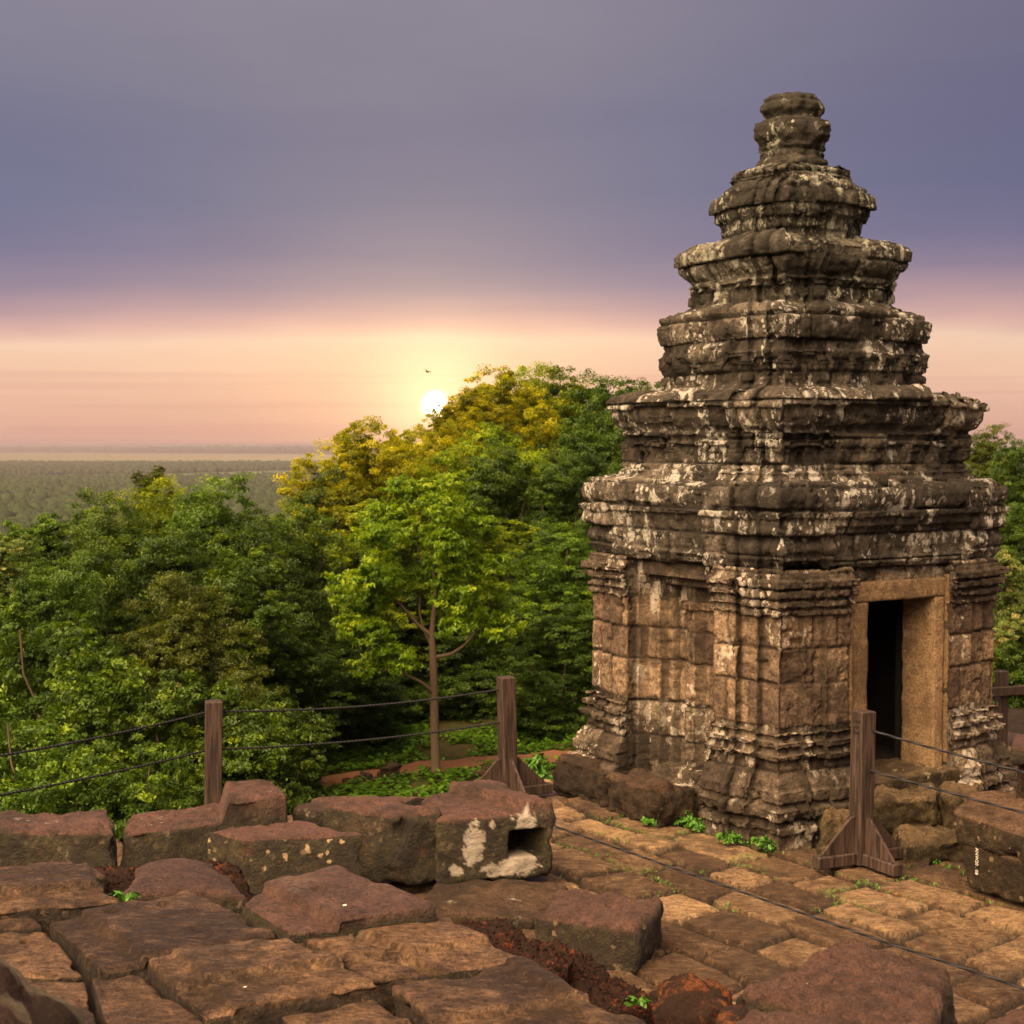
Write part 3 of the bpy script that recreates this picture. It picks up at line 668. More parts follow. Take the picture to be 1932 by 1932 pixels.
# crowning lotus bud and vase
def lathe(name, prof, mat, seg=120, petals=0, seed=0, parent=tower, zt_=None, ampl=.012):
    Z = []; Rr = []
    for (a, ra), (b, rb_) in zip(prof[:-1], prof[1:]):
        n = max(1, int(math.hypot(b - a, rb_ - ra) / .011))
        for k in range(n): Z.append(a + (b - a) * k / n); Rr.append(ra + (rb_ - ra) * k / n)
    Z.append(prof[-1][0]); Rr.append(prof[-1][1]); Z = np.array(Z); Rr = np.array(Rr)
    th = np.linspace(0, 2 * math.pi, seg, endpoint=False)
    dirs = np.stack([np.cos(th), np.sin(th), 0 * th], -1)
    V = Rr[:, None, None] * dirs[None] + np.array([0, 0, 1.]) * Z[:, None, None]
    d = ampl * fbm(V * 12 + seed, 4) + .012 * fbm(V * 3 + seed, 3) - .04 * np.clip(fbm(V * 5 + seed, 3) - .25, 0, 1)
    if petals: d = d + .02 * np.abs(np.cos(th * petals / 2))[None] * np.ones((len(Z), 1))
    d = d * np.clip(Rr / .1, 0, 1)[:, None]
    V = V + dirs[None] * d[..., None]
    if zt_: V[..., 2] += zt_(V)
    return mesh(name, V, gridq(len(Z), seg, True), mat, {'tone': np.full(V.shape[0] * seg, .45), 'joint': np.zeros(V.shape[0] * seg), 'top': np.zeros(V.shape[0] * seg)}, True, parent)
lathe('finial', [(5.22, 0.3184), (5.2875, 0.3085), (5.3068, 0.2786), (5.3454, 0.2886), (5.3744, 0.2687), (5.3937, 0.2437), (5.4323, 0.2488), (5.4516, 0.2338), (5.4805, 0.2587), (5.4998, 0.2488), (5.5674, 0.2935), (5.6446, 0.3036), (5.6928, 0.2837), (5.7121, 0.214), (5.7314, 0.199), (5.7508, 0.214), (5.7893, 0.2437), (5.8376, 0.2388), (5.8666, 0.2039), (5.8858, 0.214), (5.9196, 0.1692), (5.9003, 0.0796), (5.8955, 0.0)], M['tower_top'], petals=12, seed=3, ampl=.02)
# ---- door frame: sill, two jambs with deep reveals, lintel
def bx(name, x0, x1, y0, y1, z0, z1, mat, parent, seed=0, res=.02, rnd=.008, tone=.5, rough=(.004, .002), chip=.012):
    q_ = [(x0, y0), (x1, y0), (x1, y1), (x0, y1)]
    o = stone(name, q_, z1, z1 - z0, mat, res, rnd, rough, chip, seed, parent=parent, tone=tone); return o
yf = -(H0 + .015)
df = bx('door_frame', -.50, .56, yf - .035, yf + .28, 1.79, 1.945, M['frame'], tower, 1)
def childloc(o, par): o.parent = par; o.location = Vector(o.location) - Vector(par.location); return o
childloc(bx('jamb', -.50, -.315, yf - .032, yf + .32, .36, 1.79, M['frame'], tower, 2, tone=.5), df)
childloc(bx('jamb', .425, .54, yf - .032, yf + .32, .36, 1.79, M['frame'], tower, 3, tone=.9), df)
childloc(bx('sill', -.50, .56, yf - .20, yf + .40, .22, .43, M['step'], tower, 4, rough=(.02, .01), chip=.04), df)
childloc(bx('inner_jamb', -.535, -.503, yf - .060, yf + .05, .44, 1.97, M['frame'], tower, 5, tone=.3), df)
childloc(bx('inner_jamb', .543, .595, yf - .060, yf + .05, .44, 1.97, M['frame'], tower, 6, tone=.3), df)
# inside of the chamber, lined near-black so that it reads as unlit
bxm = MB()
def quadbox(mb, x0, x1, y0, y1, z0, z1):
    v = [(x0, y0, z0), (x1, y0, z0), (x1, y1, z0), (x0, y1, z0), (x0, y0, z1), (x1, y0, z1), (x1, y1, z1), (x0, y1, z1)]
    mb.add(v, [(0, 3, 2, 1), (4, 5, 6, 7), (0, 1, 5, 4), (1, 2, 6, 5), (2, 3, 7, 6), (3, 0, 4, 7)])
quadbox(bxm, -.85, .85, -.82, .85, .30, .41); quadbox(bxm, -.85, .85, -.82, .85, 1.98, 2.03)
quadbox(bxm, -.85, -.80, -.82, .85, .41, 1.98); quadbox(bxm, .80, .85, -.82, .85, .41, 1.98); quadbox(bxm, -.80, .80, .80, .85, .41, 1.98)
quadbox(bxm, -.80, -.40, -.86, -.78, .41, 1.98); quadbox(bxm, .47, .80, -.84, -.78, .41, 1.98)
bxm.build('chamber', M['chamber_shade'], tower, False)
# far side pilaster extra: small graffito scratches are left to the lichen
# ================================================================ stones by the tower
def TL(u, v): return TC + u * RX + v * LX       # tower coordinates -> world
def quadT(u0, u1, v0, v1): return [TL(u0, v0), TL(u1, v0), TL(u1, v1), TL(u0, v1)]
def th(name, *a, label=None, cat='stone', group=None, **k):
    o = stone(name, *a, **k); tag(o, label, cat, group); return o
def steptop(fr, ax, side, dep):
    def f(a, b, P): 
        c = a if ax == 0 else b
        return -dep * (sstep(c, fr, fr + .03) if side > 0 else 1 - sstep(c, fr - .03, fr))
    return f
th('stone_block', quadT(-1.64, -1.24, -.30, .42), .31, .33, M['ledge'], label='dark broken ledge stone against the foot of the tower, right one of two', cat='stone block', rnd=.05, rough=(.05, .015), chip=.09, seed=21, top=lambda a, b, P: -.10 * (1 - sstep(b, -.22, -.16)), res=.016)
th('stone_block', quadT(-1.62, -1.22, .44, 1.22), .33, .35, M['ledge'], label='dark broken ledge stone against the foot of the tower, left one of two', cat='stone block', rnd=.05, rough=(.05, .015), chip=.09, seed=22, top=lambda a, b, P: -.07 * (1 - sstep(b, -.1, -.04)), res=.016)
# rubble steps up to the door
def qp(pts, z): return [G(x, y, z) for x, y in pts]
steps_ = [([(1552, 1545), (1650, 1540), (1640, 1505), (1550, 1515)], .30, .32, 'stone_step', 'yellowish worn stone wedged behind the right wooden post by the door'),
          ([(1655, 1512), (1775, 1505), (1765, 1472), (1650, 1480)], .36, .20, 'stone_step', 'upper door step of pale lichened stone'),
          ([(1668, 1535), (1800, 1530), (1790, 1505), (1665, 1512)], .20, .15, 'stone_step', 'middle door step, narrow and dark'),
          ([(1700, 1590), (1835, 1580), (1800, 1545), (1690, 1555)], .17, .18, 'stone_step', 'lowest door step, broad rounded pale stone'),
          ([(1780, 1505), (1860, 1500), (1845, 1470), (1770, 1474)], .35, .30, 'stone_step', 'brown step stone at the foot of the right door jamb')]
for i, (q_, z, h, nm, lb) in enumerate(steps_):
    th(nm, qp(q_, z), z, h + .05, M['step'], label=lb, cat='step', rnd=.05, rough=(.07, .018), chip=.10, seed=40 + i, tone=.4 + .1 * (i % 3), res=.015)
th('fallen_stone', [p[:2] for p in (D(1642, 932, 11.75), D(1676, 930, 11.75), D(1672, 925, 11.9), D(1640, 926, 11.9))], 2.80, .10, M['block'], label='small dark stone lying on the ledge above the doorway', cat='stone', rnd=.03, chip=.05, seed=50, rough=(.03, .01))
# ================================================================ fallen blocks on the terrace
def ridge(fr, hgt, wd=.03, ax=0):
    return lambda a, b, P: hgt * sstep(a if ax == 0 else b, fr, fr + wd)
def tool(amp=.005, f=60, rot=.6):
    def fn(a, b, P):
        x = P[:, 0] * math.cos(rot) + P[:, 1] * math.sin(rot)
        y = -P[:, 0] * math.sin(rot) + P[:, 1] * math.cos(rot)
        g = perlin(np.column_stack([x * f * .75, y * f * .22, P[:, 2]]) + .6 * perlin(P * 6)[:, None])
        return -amp * 2.6 * np.clip(g + .05, 0, .5) + amp * 1.2 * perlin(P * np.array([22, 9, 9]))
    return fn
def hole(a0, b0, r, dep, base=None):
    def fn(a, b, P):
        d = np.hypot(a - a0, (b - b0)); v = -dep * (1 - sstep(d, r * .5, r))
        return v + (base(a, b, P) if base else 0)
    return fn
BL = dict(cat='stone block', rnd=.032, rough=(.03, .008), chip=.06, res=.015)
GB = None
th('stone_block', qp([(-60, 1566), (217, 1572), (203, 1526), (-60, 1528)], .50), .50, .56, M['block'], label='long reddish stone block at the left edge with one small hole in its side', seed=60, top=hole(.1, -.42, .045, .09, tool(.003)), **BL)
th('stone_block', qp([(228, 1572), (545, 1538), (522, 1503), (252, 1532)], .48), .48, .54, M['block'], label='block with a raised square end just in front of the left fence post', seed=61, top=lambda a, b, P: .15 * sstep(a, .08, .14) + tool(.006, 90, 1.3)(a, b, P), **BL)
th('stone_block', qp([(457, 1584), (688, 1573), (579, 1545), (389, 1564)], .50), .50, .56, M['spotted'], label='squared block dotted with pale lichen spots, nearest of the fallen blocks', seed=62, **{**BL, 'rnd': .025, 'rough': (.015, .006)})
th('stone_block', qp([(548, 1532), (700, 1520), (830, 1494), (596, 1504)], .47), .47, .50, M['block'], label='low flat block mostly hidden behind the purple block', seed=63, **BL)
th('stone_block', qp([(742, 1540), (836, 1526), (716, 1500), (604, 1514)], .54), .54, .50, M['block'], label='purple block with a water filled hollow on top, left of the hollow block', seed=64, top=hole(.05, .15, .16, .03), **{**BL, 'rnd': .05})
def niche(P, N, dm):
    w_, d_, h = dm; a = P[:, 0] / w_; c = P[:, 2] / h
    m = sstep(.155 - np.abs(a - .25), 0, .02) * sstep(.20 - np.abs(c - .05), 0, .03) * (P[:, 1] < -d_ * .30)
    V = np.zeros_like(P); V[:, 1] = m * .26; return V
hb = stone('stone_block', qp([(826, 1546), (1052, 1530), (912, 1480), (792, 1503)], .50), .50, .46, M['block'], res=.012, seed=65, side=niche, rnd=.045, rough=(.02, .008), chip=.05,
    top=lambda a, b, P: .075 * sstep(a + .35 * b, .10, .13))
tag(hb, 'hollow block with a square niche and white patches on its end', 'stone block')
co = np.zeros(len(hb.data.vertices) * 3, np.float32); hb.data.vertices.foreach_get('co', co); co = co.reshape(-1, 3)
mn, mx_ = co.min(0), co.max(0); nrm = (co - mn) / (mx_ - mn)
ax_ = (co[:, 0] - co[:, 0].min()) / .78
def blob(x, z, rx, rz): return 1 - sstep(np.hypot((X_ - x) / rx, (Z_ - z) / rz) + .45 * fbm(co * 18, 4, .65), .78, .88)
X_ = co[:, 0]; Z_ = co[:, 2]; xn = .385
wm = np.maximum.reduce([blob(.01, -.19, .085, .16), blob(.345, -.17, .085, .21), blob(.325, -.34, .13, .11), blob(.22, -.37, .14, .07), blob(-.11, -.36, .05, .045), blob(.1, -.36, .06, .025), blob(.13, -.06, .02, .03), blob(.38, -.1, .03, .05)])
wm = wm * (co[:, 1] < co[:, 1].min() + .10 + .16 * sstep(X_, -.4, .4)) * ~((np.abs(X_ - .195) < .115) & (np.abs(Z_ + .205) < .09))
at_ = hb.data.attributes.new('white', 'FLOAT', 'POINT'); at_.data.foreach_set('value', wm.astype(np.float32))
th('flat_slab', qp([(775, 1712), (1010, 1735), (1075, 1668), (830, 1652)], .06), .06, .2, M['ledge'], label='dark flat slab lying under the hollow block', cat='stone slab', rnd=.04, seed=66, rough=(.02, .008))
th('pale_slab', qp([(866, 1487), (916, 1487), (912, 1478), (884, 1474)], .28), .28, .25, M['whitepaint'], label='pale slab tip showing behind the hollow block, left of the middle fence post', cat='stone slab', rnd=.02, seed=67)
# boulders beside the laterite
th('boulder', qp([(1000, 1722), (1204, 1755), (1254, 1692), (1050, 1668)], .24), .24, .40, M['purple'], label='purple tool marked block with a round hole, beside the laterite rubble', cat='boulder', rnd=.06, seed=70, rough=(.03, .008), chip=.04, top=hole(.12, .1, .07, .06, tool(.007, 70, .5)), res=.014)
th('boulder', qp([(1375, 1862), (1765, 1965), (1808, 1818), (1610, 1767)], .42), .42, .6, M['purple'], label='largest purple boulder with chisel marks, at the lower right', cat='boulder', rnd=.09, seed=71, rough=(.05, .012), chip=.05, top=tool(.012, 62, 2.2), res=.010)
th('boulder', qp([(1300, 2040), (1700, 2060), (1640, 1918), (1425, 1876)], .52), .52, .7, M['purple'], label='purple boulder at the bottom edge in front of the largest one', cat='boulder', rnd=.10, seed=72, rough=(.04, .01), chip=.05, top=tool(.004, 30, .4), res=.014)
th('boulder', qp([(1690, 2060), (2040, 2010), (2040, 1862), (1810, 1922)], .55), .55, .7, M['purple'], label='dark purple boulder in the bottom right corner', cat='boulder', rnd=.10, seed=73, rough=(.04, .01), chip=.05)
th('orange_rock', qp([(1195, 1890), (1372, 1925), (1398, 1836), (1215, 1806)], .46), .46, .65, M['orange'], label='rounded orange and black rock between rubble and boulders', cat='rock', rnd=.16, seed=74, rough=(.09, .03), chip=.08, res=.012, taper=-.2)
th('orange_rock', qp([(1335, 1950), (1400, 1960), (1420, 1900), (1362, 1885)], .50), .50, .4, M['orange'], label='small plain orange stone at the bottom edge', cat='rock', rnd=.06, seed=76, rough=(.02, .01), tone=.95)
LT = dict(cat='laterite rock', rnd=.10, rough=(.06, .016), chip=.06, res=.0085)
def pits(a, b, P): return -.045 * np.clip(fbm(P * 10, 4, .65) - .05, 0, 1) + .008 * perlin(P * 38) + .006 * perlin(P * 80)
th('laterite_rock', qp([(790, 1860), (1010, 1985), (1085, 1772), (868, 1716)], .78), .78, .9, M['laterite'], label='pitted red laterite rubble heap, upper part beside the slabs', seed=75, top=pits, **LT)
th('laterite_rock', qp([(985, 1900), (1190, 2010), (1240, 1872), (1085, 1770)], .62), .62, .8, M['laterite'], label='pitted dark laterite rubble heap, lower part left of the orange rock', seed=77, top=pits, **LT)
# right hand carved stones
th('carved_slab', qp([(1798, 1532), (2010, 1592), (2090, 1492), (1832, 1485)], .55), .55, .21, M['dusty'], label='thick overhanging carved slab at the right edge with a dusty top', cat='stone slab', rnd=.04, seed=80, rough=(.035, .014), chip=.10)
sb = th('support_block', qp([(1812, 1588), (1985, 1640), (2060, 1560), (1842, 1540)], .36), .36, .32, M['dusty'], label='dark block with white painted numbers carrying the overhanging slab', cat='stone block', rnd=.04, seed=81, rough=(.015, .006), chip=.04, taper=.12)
cp_ = empty('broken_pedestal', tuple(G(1950, 1495, .6)), 0, 'mushroom shaped broken pedestal standing on the slab at the right edge', 'stone pedestal')
def local(o, par): o.parent = par; o.location = Vector(o.location) - par.location; return o
local(stone('cap', qp([(1905, 1408), (2010, 1415), (2010, 1378), (1912, 1378)], .96), .96, .13, M['purple'], rnd=.04, seed=82), cp_)
local(stone('stem', qp([(1918, 1432), (2005, 1435), (2005, 1405), (1925, 1405)], .84), .84, .33, M['ledge'], rnd=.03, seed=83), cp_)
# ================================================================ upper terrace: big worn slabs
def led(kind):
    def fn(a, b, P):
        v = 0 * a
        for k in kind:
            if k[0] == 'a': v += k[2] * sstep(a + k[3] * b, k[1], k[1] + .012)
            if k[0] == 'b': v += k[2] * sstep(b + k[3] * a, k[1], k[1] + .015)
            if k[0] == 'h': v -= k[4] * (1 - sstep(np.hypot((a - k[1]), (b - k[2])), k[3] * .5, k[3]))
        return v + .0015 * fbm(P * np.array([14, 40, 10]), 3) - .012 * np.clip(fbm(P * 4 + 3, 3) - .25, 0, 1)
    return fn
SL = dict(cat='paving slab', rnd=.014, rough=(.008, .0022), chip=.045, res=.0075)
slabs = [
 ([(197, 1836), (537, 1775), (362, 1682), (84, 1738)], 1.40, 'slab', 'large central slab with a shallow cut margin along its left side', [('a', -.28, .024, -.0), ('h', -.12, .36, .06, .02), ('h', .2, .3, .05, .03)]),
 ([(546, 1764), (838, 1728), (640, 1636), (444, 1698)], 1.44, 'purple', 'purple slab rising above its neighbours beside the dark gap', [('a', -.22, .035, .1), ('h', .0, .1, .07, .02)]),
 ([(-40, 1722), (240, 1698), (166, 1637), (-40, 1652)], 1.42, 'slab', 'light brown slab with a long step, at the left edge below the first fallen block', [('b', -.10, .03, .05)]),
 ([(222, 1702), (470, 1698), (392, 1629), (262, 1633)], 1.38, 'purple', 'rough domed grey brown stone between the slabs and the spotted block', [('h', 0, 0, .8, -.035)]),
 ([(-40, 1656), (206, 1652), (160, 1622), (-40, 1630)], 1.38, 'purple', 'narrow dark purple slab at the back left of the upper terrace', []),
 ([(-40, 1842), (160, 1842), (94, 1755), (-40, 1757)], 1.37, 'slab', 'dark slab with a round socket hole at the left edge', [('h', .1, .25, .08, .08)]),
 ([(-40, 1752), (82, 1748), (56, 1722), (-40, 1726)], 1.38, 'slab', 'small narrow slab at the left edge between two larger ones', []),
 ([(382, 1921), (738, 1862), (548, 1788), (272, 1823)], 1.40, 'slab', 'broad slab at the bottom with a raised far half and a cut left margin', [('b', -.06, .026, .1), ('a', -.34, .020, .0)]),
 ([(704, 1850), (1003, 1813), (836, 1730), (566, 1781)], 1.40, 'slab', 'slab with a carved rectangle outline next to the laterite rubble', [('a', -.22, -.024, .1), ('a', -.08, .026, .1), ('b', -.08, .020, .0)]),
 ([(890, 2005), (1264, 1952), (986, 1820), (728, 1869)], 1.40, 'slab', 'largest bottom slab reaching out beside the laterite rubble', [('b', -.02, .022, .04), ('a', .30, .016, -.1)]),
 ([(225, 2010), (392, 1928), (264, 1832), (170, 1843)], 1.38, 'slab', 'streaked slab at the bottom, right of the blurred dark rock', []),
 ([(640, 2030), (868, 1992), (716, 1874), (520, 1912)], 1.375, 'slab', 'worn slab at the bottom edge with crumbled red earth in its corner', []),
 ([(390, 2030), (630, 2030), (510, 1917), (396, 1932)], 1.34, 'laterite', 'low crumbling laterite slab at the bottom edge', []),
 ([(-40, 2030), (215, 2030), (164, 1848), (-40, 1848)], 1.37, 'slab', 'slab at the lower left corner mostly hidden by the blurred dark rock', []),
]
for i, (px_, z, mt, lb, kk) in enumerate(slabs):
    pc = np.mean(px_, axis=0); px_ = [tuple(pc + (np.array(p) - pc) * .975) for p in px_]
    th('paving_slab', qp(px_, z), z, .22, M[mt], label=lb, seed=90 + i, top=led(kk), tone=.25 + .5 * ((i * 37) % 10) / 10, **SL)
th('near_rock', [(-1.3, 1.95), (-.72, 1.95), (-.66, 2.55), (-1.3, 2.6)], 2.19, 1.0, stone_mat('blurred_rock', (.045, .024, .018), (.075, .04, .03), dark=(.015, .010, .008), side=(.02, .013, .009), lich=0, darkamt=.5), label='out of focus dark rock in the bottom left corner', cat='rock', rnd=.17, rough=(.05, .01), seed=110, chip=.03)
th('laterite_rock', qp([(150, 1690), (470, 1690), (440, 1622), (170, 1628)], 1.30), 1.30, .25, M['laterite'], label='strip of red laterite behind the slabs, left of the spotted block', seed=78, top=pits, **{**LT, 'rough': (.04, .02), 'rnd': .05})
# ================================================================ fence posts and cables
def timber(name, a, b, w_, d_, parent, seg=1, side=None):
    """a square beam from a to b with slightly eased edges"""
    a = Vector(a); b = Vector(b); dr = (b - a).normalized()
    up = Vector(side) if side else (Vector((0, 0, 1)) if abs(dr.z) < .8 else Vector((1, 0, 0)))
    sx = dr.cross(up).normalized(); sy = sx.cross(dr).normalized(); c = .007
    oc = [(-w_ / 2 + c, -d_ / 2), (w_ / 2 - c, -d_ / 2), (w_ / 2, -d_ / 2 + c), (w_ / 2, d_ / 2 - c), (w_ / 2 - c, d_ / 2), (-w_ / 2 + c, d_ / 2), (-w_ / 2, d_ / 2 - c), (-w_ / 2, -d_ / 2 + c)]
    V = []
    L = (b - a).length
    for t, k in ((0, .88), (c / L, 1), (1 - c / L, 1), (1, .88)):
        for x, y in oc: V.append(tuple(a + dr * L * t + sx * x * k + sy * y * k))
    V = np.array(V); q = list(map(tuple, gridq(4, 8, True)[:, ::-1]))
    caps = [(0, 1, 2, 3), (0, 3, 4, 7), (4, 5, 6, 7), (24, 27, 26, 25), (24, 31, 28, 27), (28, 31, 30, 29)]
    return mesh(name, V, q + caps, M['wood'], {}, False, parent)
def post_thing(loc, rz, hgt, feet, label, lean=(0, 0), w_=.128):
    e = empty('fence_post', loc, rz, label, 'post', 'dark timber fence posts on the terrace')
    e.rotation_euler = (lean[0], lean[1], rz)
    timber('post', (0, 0, .0), (0, 0, hgt), w_, w_, e, side=(0, 1, 0))
    if feet:
        for dx, dy in ((1, 0), (-1, 0), (0, 1), (0, -1)):
            a = (dx * (w_ / 2 + .002), dy * (w_ / 2 + .002), .05); b = (dx * .40, dy * .40, .05)
            timber('foot', a, b, .085, .085, e)
            t = .024; v = [(w_ / 2 + .002, .095), (.36, .095), (.10, .34), (w_ / 2 + .002, .345)]
            px_, py_ = -dy, dx; V = []
            for s in (-1, 1):
                for r_, z in v: V.append((dx * r_ + px_ * s * t / 2, dy * r_ + py_ * s * t / 2, z))
            mesh('brace', V, [(0, 1, 2, 3), (7, 6, 5, 4), (0, 4, 5, 1), (1, 5, 6, 2), (2, 6, 7, 3), (3, 7, 4, 0)], M['wood'], {}, False, e)
    return e
PR = (2.49, 10.87, .01); PM = (-.03, 12.95, .0); PL = (-2.28, 11.6, 0)
pr = post_thing(PR, R_(27), 1.10, True, 'braced fence post in front of the tower doorway, with handwriting near its top', (0, R_(.9)))
pm = post_thing(PM, R_(24), 1.04, True, 'braced fence post at the terrace edge left of the tower, behind the hollow block', (0, R_(-1.2)))
pl = post_thing(PL, R_(14), 1.06, False, 'fence post without visible braces, standing behind the fallen blocks on the left', (0, R_(.8)))
def words_on(name, txt, parent, loc, rot, size, mat, ext=.0006, shear=0):
    cu = bpy.data.curves.new(name, 'FONT'); cu.body = txt; cu.size = size; cu.extrude = ext; cu.align_x = 'CENTER'; cu.shear = shear; cu.resolution_u = 2
    t = bpy.data.objects.new(name, cu); C.objects.link(t); bpy.context.view_layer.update()
    me = bpy.data.meshes.new_from_object(t); bpy.data.objects.remove(t)
    me.name = name; me.materials.clear(); me.materials.append(mat)
    o = bpy.data.objects.new(name, me); C.objects.link(o); o.parent = parent; o.location = loc; o.rotation_euler = rot
    return o
words_on('handwriting', 'Love\nnot\nFind', pr, (-.066, 0, 1.02), (R_(90), 0, R_(-90)), .042, M['ink'], shear=.2)
def cable(name, pts, label, sag=.03, r=.0085, grp='steel cables of the fence'):
    out = []
    for a, b in zip(pts[:-1], pts[1:]):
        a = np.array(a); b = np.array(b)
        for t in np.linspace(0, 1, 40)[:-1]: out.append(a + (b - a) * t - np.array([0, 0, sag * 4 * t * (1 - t)]))
    out.append(np.array(pts[-1])); mb = MB(); mb.tube(out, r, 8)
    return tag(mb.build(name, M['rope']), label, 'cable', grp)
def at(p, z, off=(0, 0)): return (p[0] + off[0], p[1] + off[1], z)
cable('cable', [at(PL, .98, (.05, 0)), at(PM, .935, (-.05, 0))], 'upper cable between the left and the middle fence post', .05)
cable('cable', [at(PL, .69, (.05, 0)), at(PM, .655, (-.05, 0))], 'lower cable between the left and the middle fence post', .04)
cable('cable', [at(PL, .97, (-.05, 0)), (-4.3, 9.4, .93)], 'upper cable running out of the picture left of the left post', .05)
cable('cable', [at(PL, .68, (-.05, 0)), (-4.3, 9.4, .66)], 'lower cable running out of the picture left of the left post', .04)
cable('cable', [at(PR, .976, (.06, -.02)), (4.4, 8.4, .86)], 'upper cable from the post by the doorway out to the right edge', .04)
cable('cable', [at(PR, .69, (.04, -.02)), (4.4, 8.4, .56)], 'lower cable from the post by the doorway, crossing above the carved slab', .008)
cable('cable', [at(PM, .12, (.08, -.08)), G(1050, 1560, .10), G(1680, 1781, .10), G(1960, 1874, .10)], 'cable stretched low above the flagstones from the middle post to the lower right', .0)
tp = empty('timber_rail', (4.87, 15.2, 0), R_(20), 'dark timber rail showing beside the right rear edge of the tower', 'rail')
timber('post', (0, 0, -.2), (0, 0, .76), .10, .10, tp, side=(0, 1, 0)); timber('beam', (-.2, -.09, .57), (.24, -.09, .57), .05, .09, tp)
# painted number on the support block (reads downwards)
pp_ = G(1834, 1592, .30)
sbn = words_on('painted_number', 'ANW20 . 08', sb, (0, 0, 0), (0, 0, 0), .034, M['whitepaint'])
sbn['keep'] = 1
# ================================================================ plants
def leafmb(N, centers, rad, size, seed, squash=.8, outward=.5, shell=.6, droop=.1, tvar=.25, sprays=22):
    """leaf quads spread through spherical clumps; returns V (4N,3), tone"""
    r = np.random.RandomState(seed); centers = np.asarray(centers, float); K = len(centers)
    rad = np.asarray(rad, float); wgt = rad ** 2; S_ = K * sprays; ks = r.choice(K, S_, p=wgt / wgt.sum())
    d = r.normal(size=(S_, 3)); d[:, 2] += .35; d /= np.linalg.norm(d, axis=1)[:, None]
    lump = 1 + .35 * perlin(d * 2.2 + ks[:, None] * 3.1)
    sp = d * ((shell + (1 - shell) * r.uniform(0, 1, S_)) * lump * rad[ks] * r.uniform(.75, 1.15, S_))[:, None]; sp[:, 2] *= squash
    SC = centers[ks] + sp; sr = rad[ks] * r.uniform(.16, .40, S_); stone_ = r.normal(size=S_)
    si = r.randint(0, S_, N); k = ks[si]; d = d[si]
    q_ = r.normal(size=(N, 3)); q_ *= (r.uniform(0, 1, N) ** .4 / np.linalg.norm(q_, axis=1))[:, None]; q_[:, 2] *= .45
    P = SC[si] + q_ * sr[si][:, None]
    nrm = d * outward + r.normal(size=(N, 3)) * .5 + np.array([0, 0, .7]); nrm /= np.linalg.norm(nrm, axis=1)[:, None]
    t = np.cross(nrm, r.normal(size=(N, 3))); t /= np.linalg.norm(t, axis=1)[:, None]; b = np.cross(nrm, t)
    t[:, 2] -= droop; s = size * r.uniform(.6, 1.35, N)
    L = t * s[:, None]; W = b * (s * .52)[:, None]
    V = np.stack([P - L * .5, P + W * .5 - L * .05, P + L * .55, P - W * .5 - L * .05], 1) 
    V[:, 1] += nrm * (s * .06)[:, None]; V[:, 3] += nrm * (s * .06)[:, None]
    hue = r.uniform(0, 1, K)
    tone = np.clip(.42 + .22 * (hue[k] - .5) + .17 * stone_[si] + tvar * r.normal(size=N) * .45, 0, 1)
    return V.reshape(-1, 3), np.repeat(tone, 4)
def make_tree(name, hgt, crown_w, crown_h, mat, seed, leaves=30000, leaf=.12, clumps=40, trunk_r=.16, label=None, cat='tree', group=None, bare=.25, spread=1.0, crad=(.5, .95), top=None, squash=.8, droop=.1, loc=(0, 0, 0), limbs=14):
    r = np.random.RandomState(seed); e = empty(name, loc, 0, label, cat, group)
    cz = hgt - crown_h / 2; cen = []; rad = []
    while len(cen) < clumps:
        p = r.uniform(-1, 1, 3); L = np.linalg.norm(p)
        if L > 1 or L < .25: continue
        if r.uniform() > L ** 1.2: continue
        th_ = math.atan2(p[1], p[0]); lum = 1 + .28 * math.sin(th_ * 2 + seed) + .15 * math.sin(th_ * 5 + seed * 2)
        q_ = np.array([p[0] * crown_w / 2 * lum * .82, p[1] * crown_w / 2 * lum * .82, cz + p[2] * crown_h / 2 * .86])
        cen.append(q_); rad.append(r.uniform(*crad) * crown_w * .17)
    cen = np.array(cen); rad = np.array(rad)
    V, tone = leafmb(leaves, cen, rad, leaf, seed + 5, squash=squash, droop=droop)
    Q = np.arange(len(V)).reshape(-1, 4)
    mesh('crown', V, Q, mat, {'tone': tone}, True, e)
    mb = MB(); top_ = np.array([r.uniform(-.3, .3), r.uniform(-.3, .3), cz]); n = 12
    tp_ = [np.array([0, 0, -.2]) * (1 - t) + top_ * t + .12 * np.array([perlin(np.array([[t * 3, seed, 0.]]))[0], perlin(np.array([[t * 3, seed, 9.]]))[0], 0]) * min(1, t * 3) for t in np.linspace(0, 1, n)]
    tr = trunk_r * (1 - .7 * np.linspace(0, 1, n)); tr[0] *= 1.25; mb.tube([np.array([0, 0, -9.]), np.array([0, 0, -1.])] + tp_, np.concatenate([[tr[0], tr[0]], tr]), 9)
    for i in range(min(limbs, clumps)):
        c_ = cen[r.randint(clumps)]; t0 = r.uniform(bare + .15, .95); k = int(t0 * (n - 1)); s = np.array(tp_[k])
        m_ = (s + c_) / 2 + np.array([0, 0, -.12 * np.linalg.norm(c_ - s)]) + r.normal(size=3) * .12
        pts = [s * (1 - t) ** 2 + 2 * m_ * t * (1 - t) + c_ * t * t + .03 * r.normal(size=3) * (0 < t < 1) for t in np.linspace(0, 1, 9)]
        mb.tube(pts, np.linspace(tr[k] * .55, .018, 9), 6)
    mb.build('trunk', M['bark'], e)
    return e
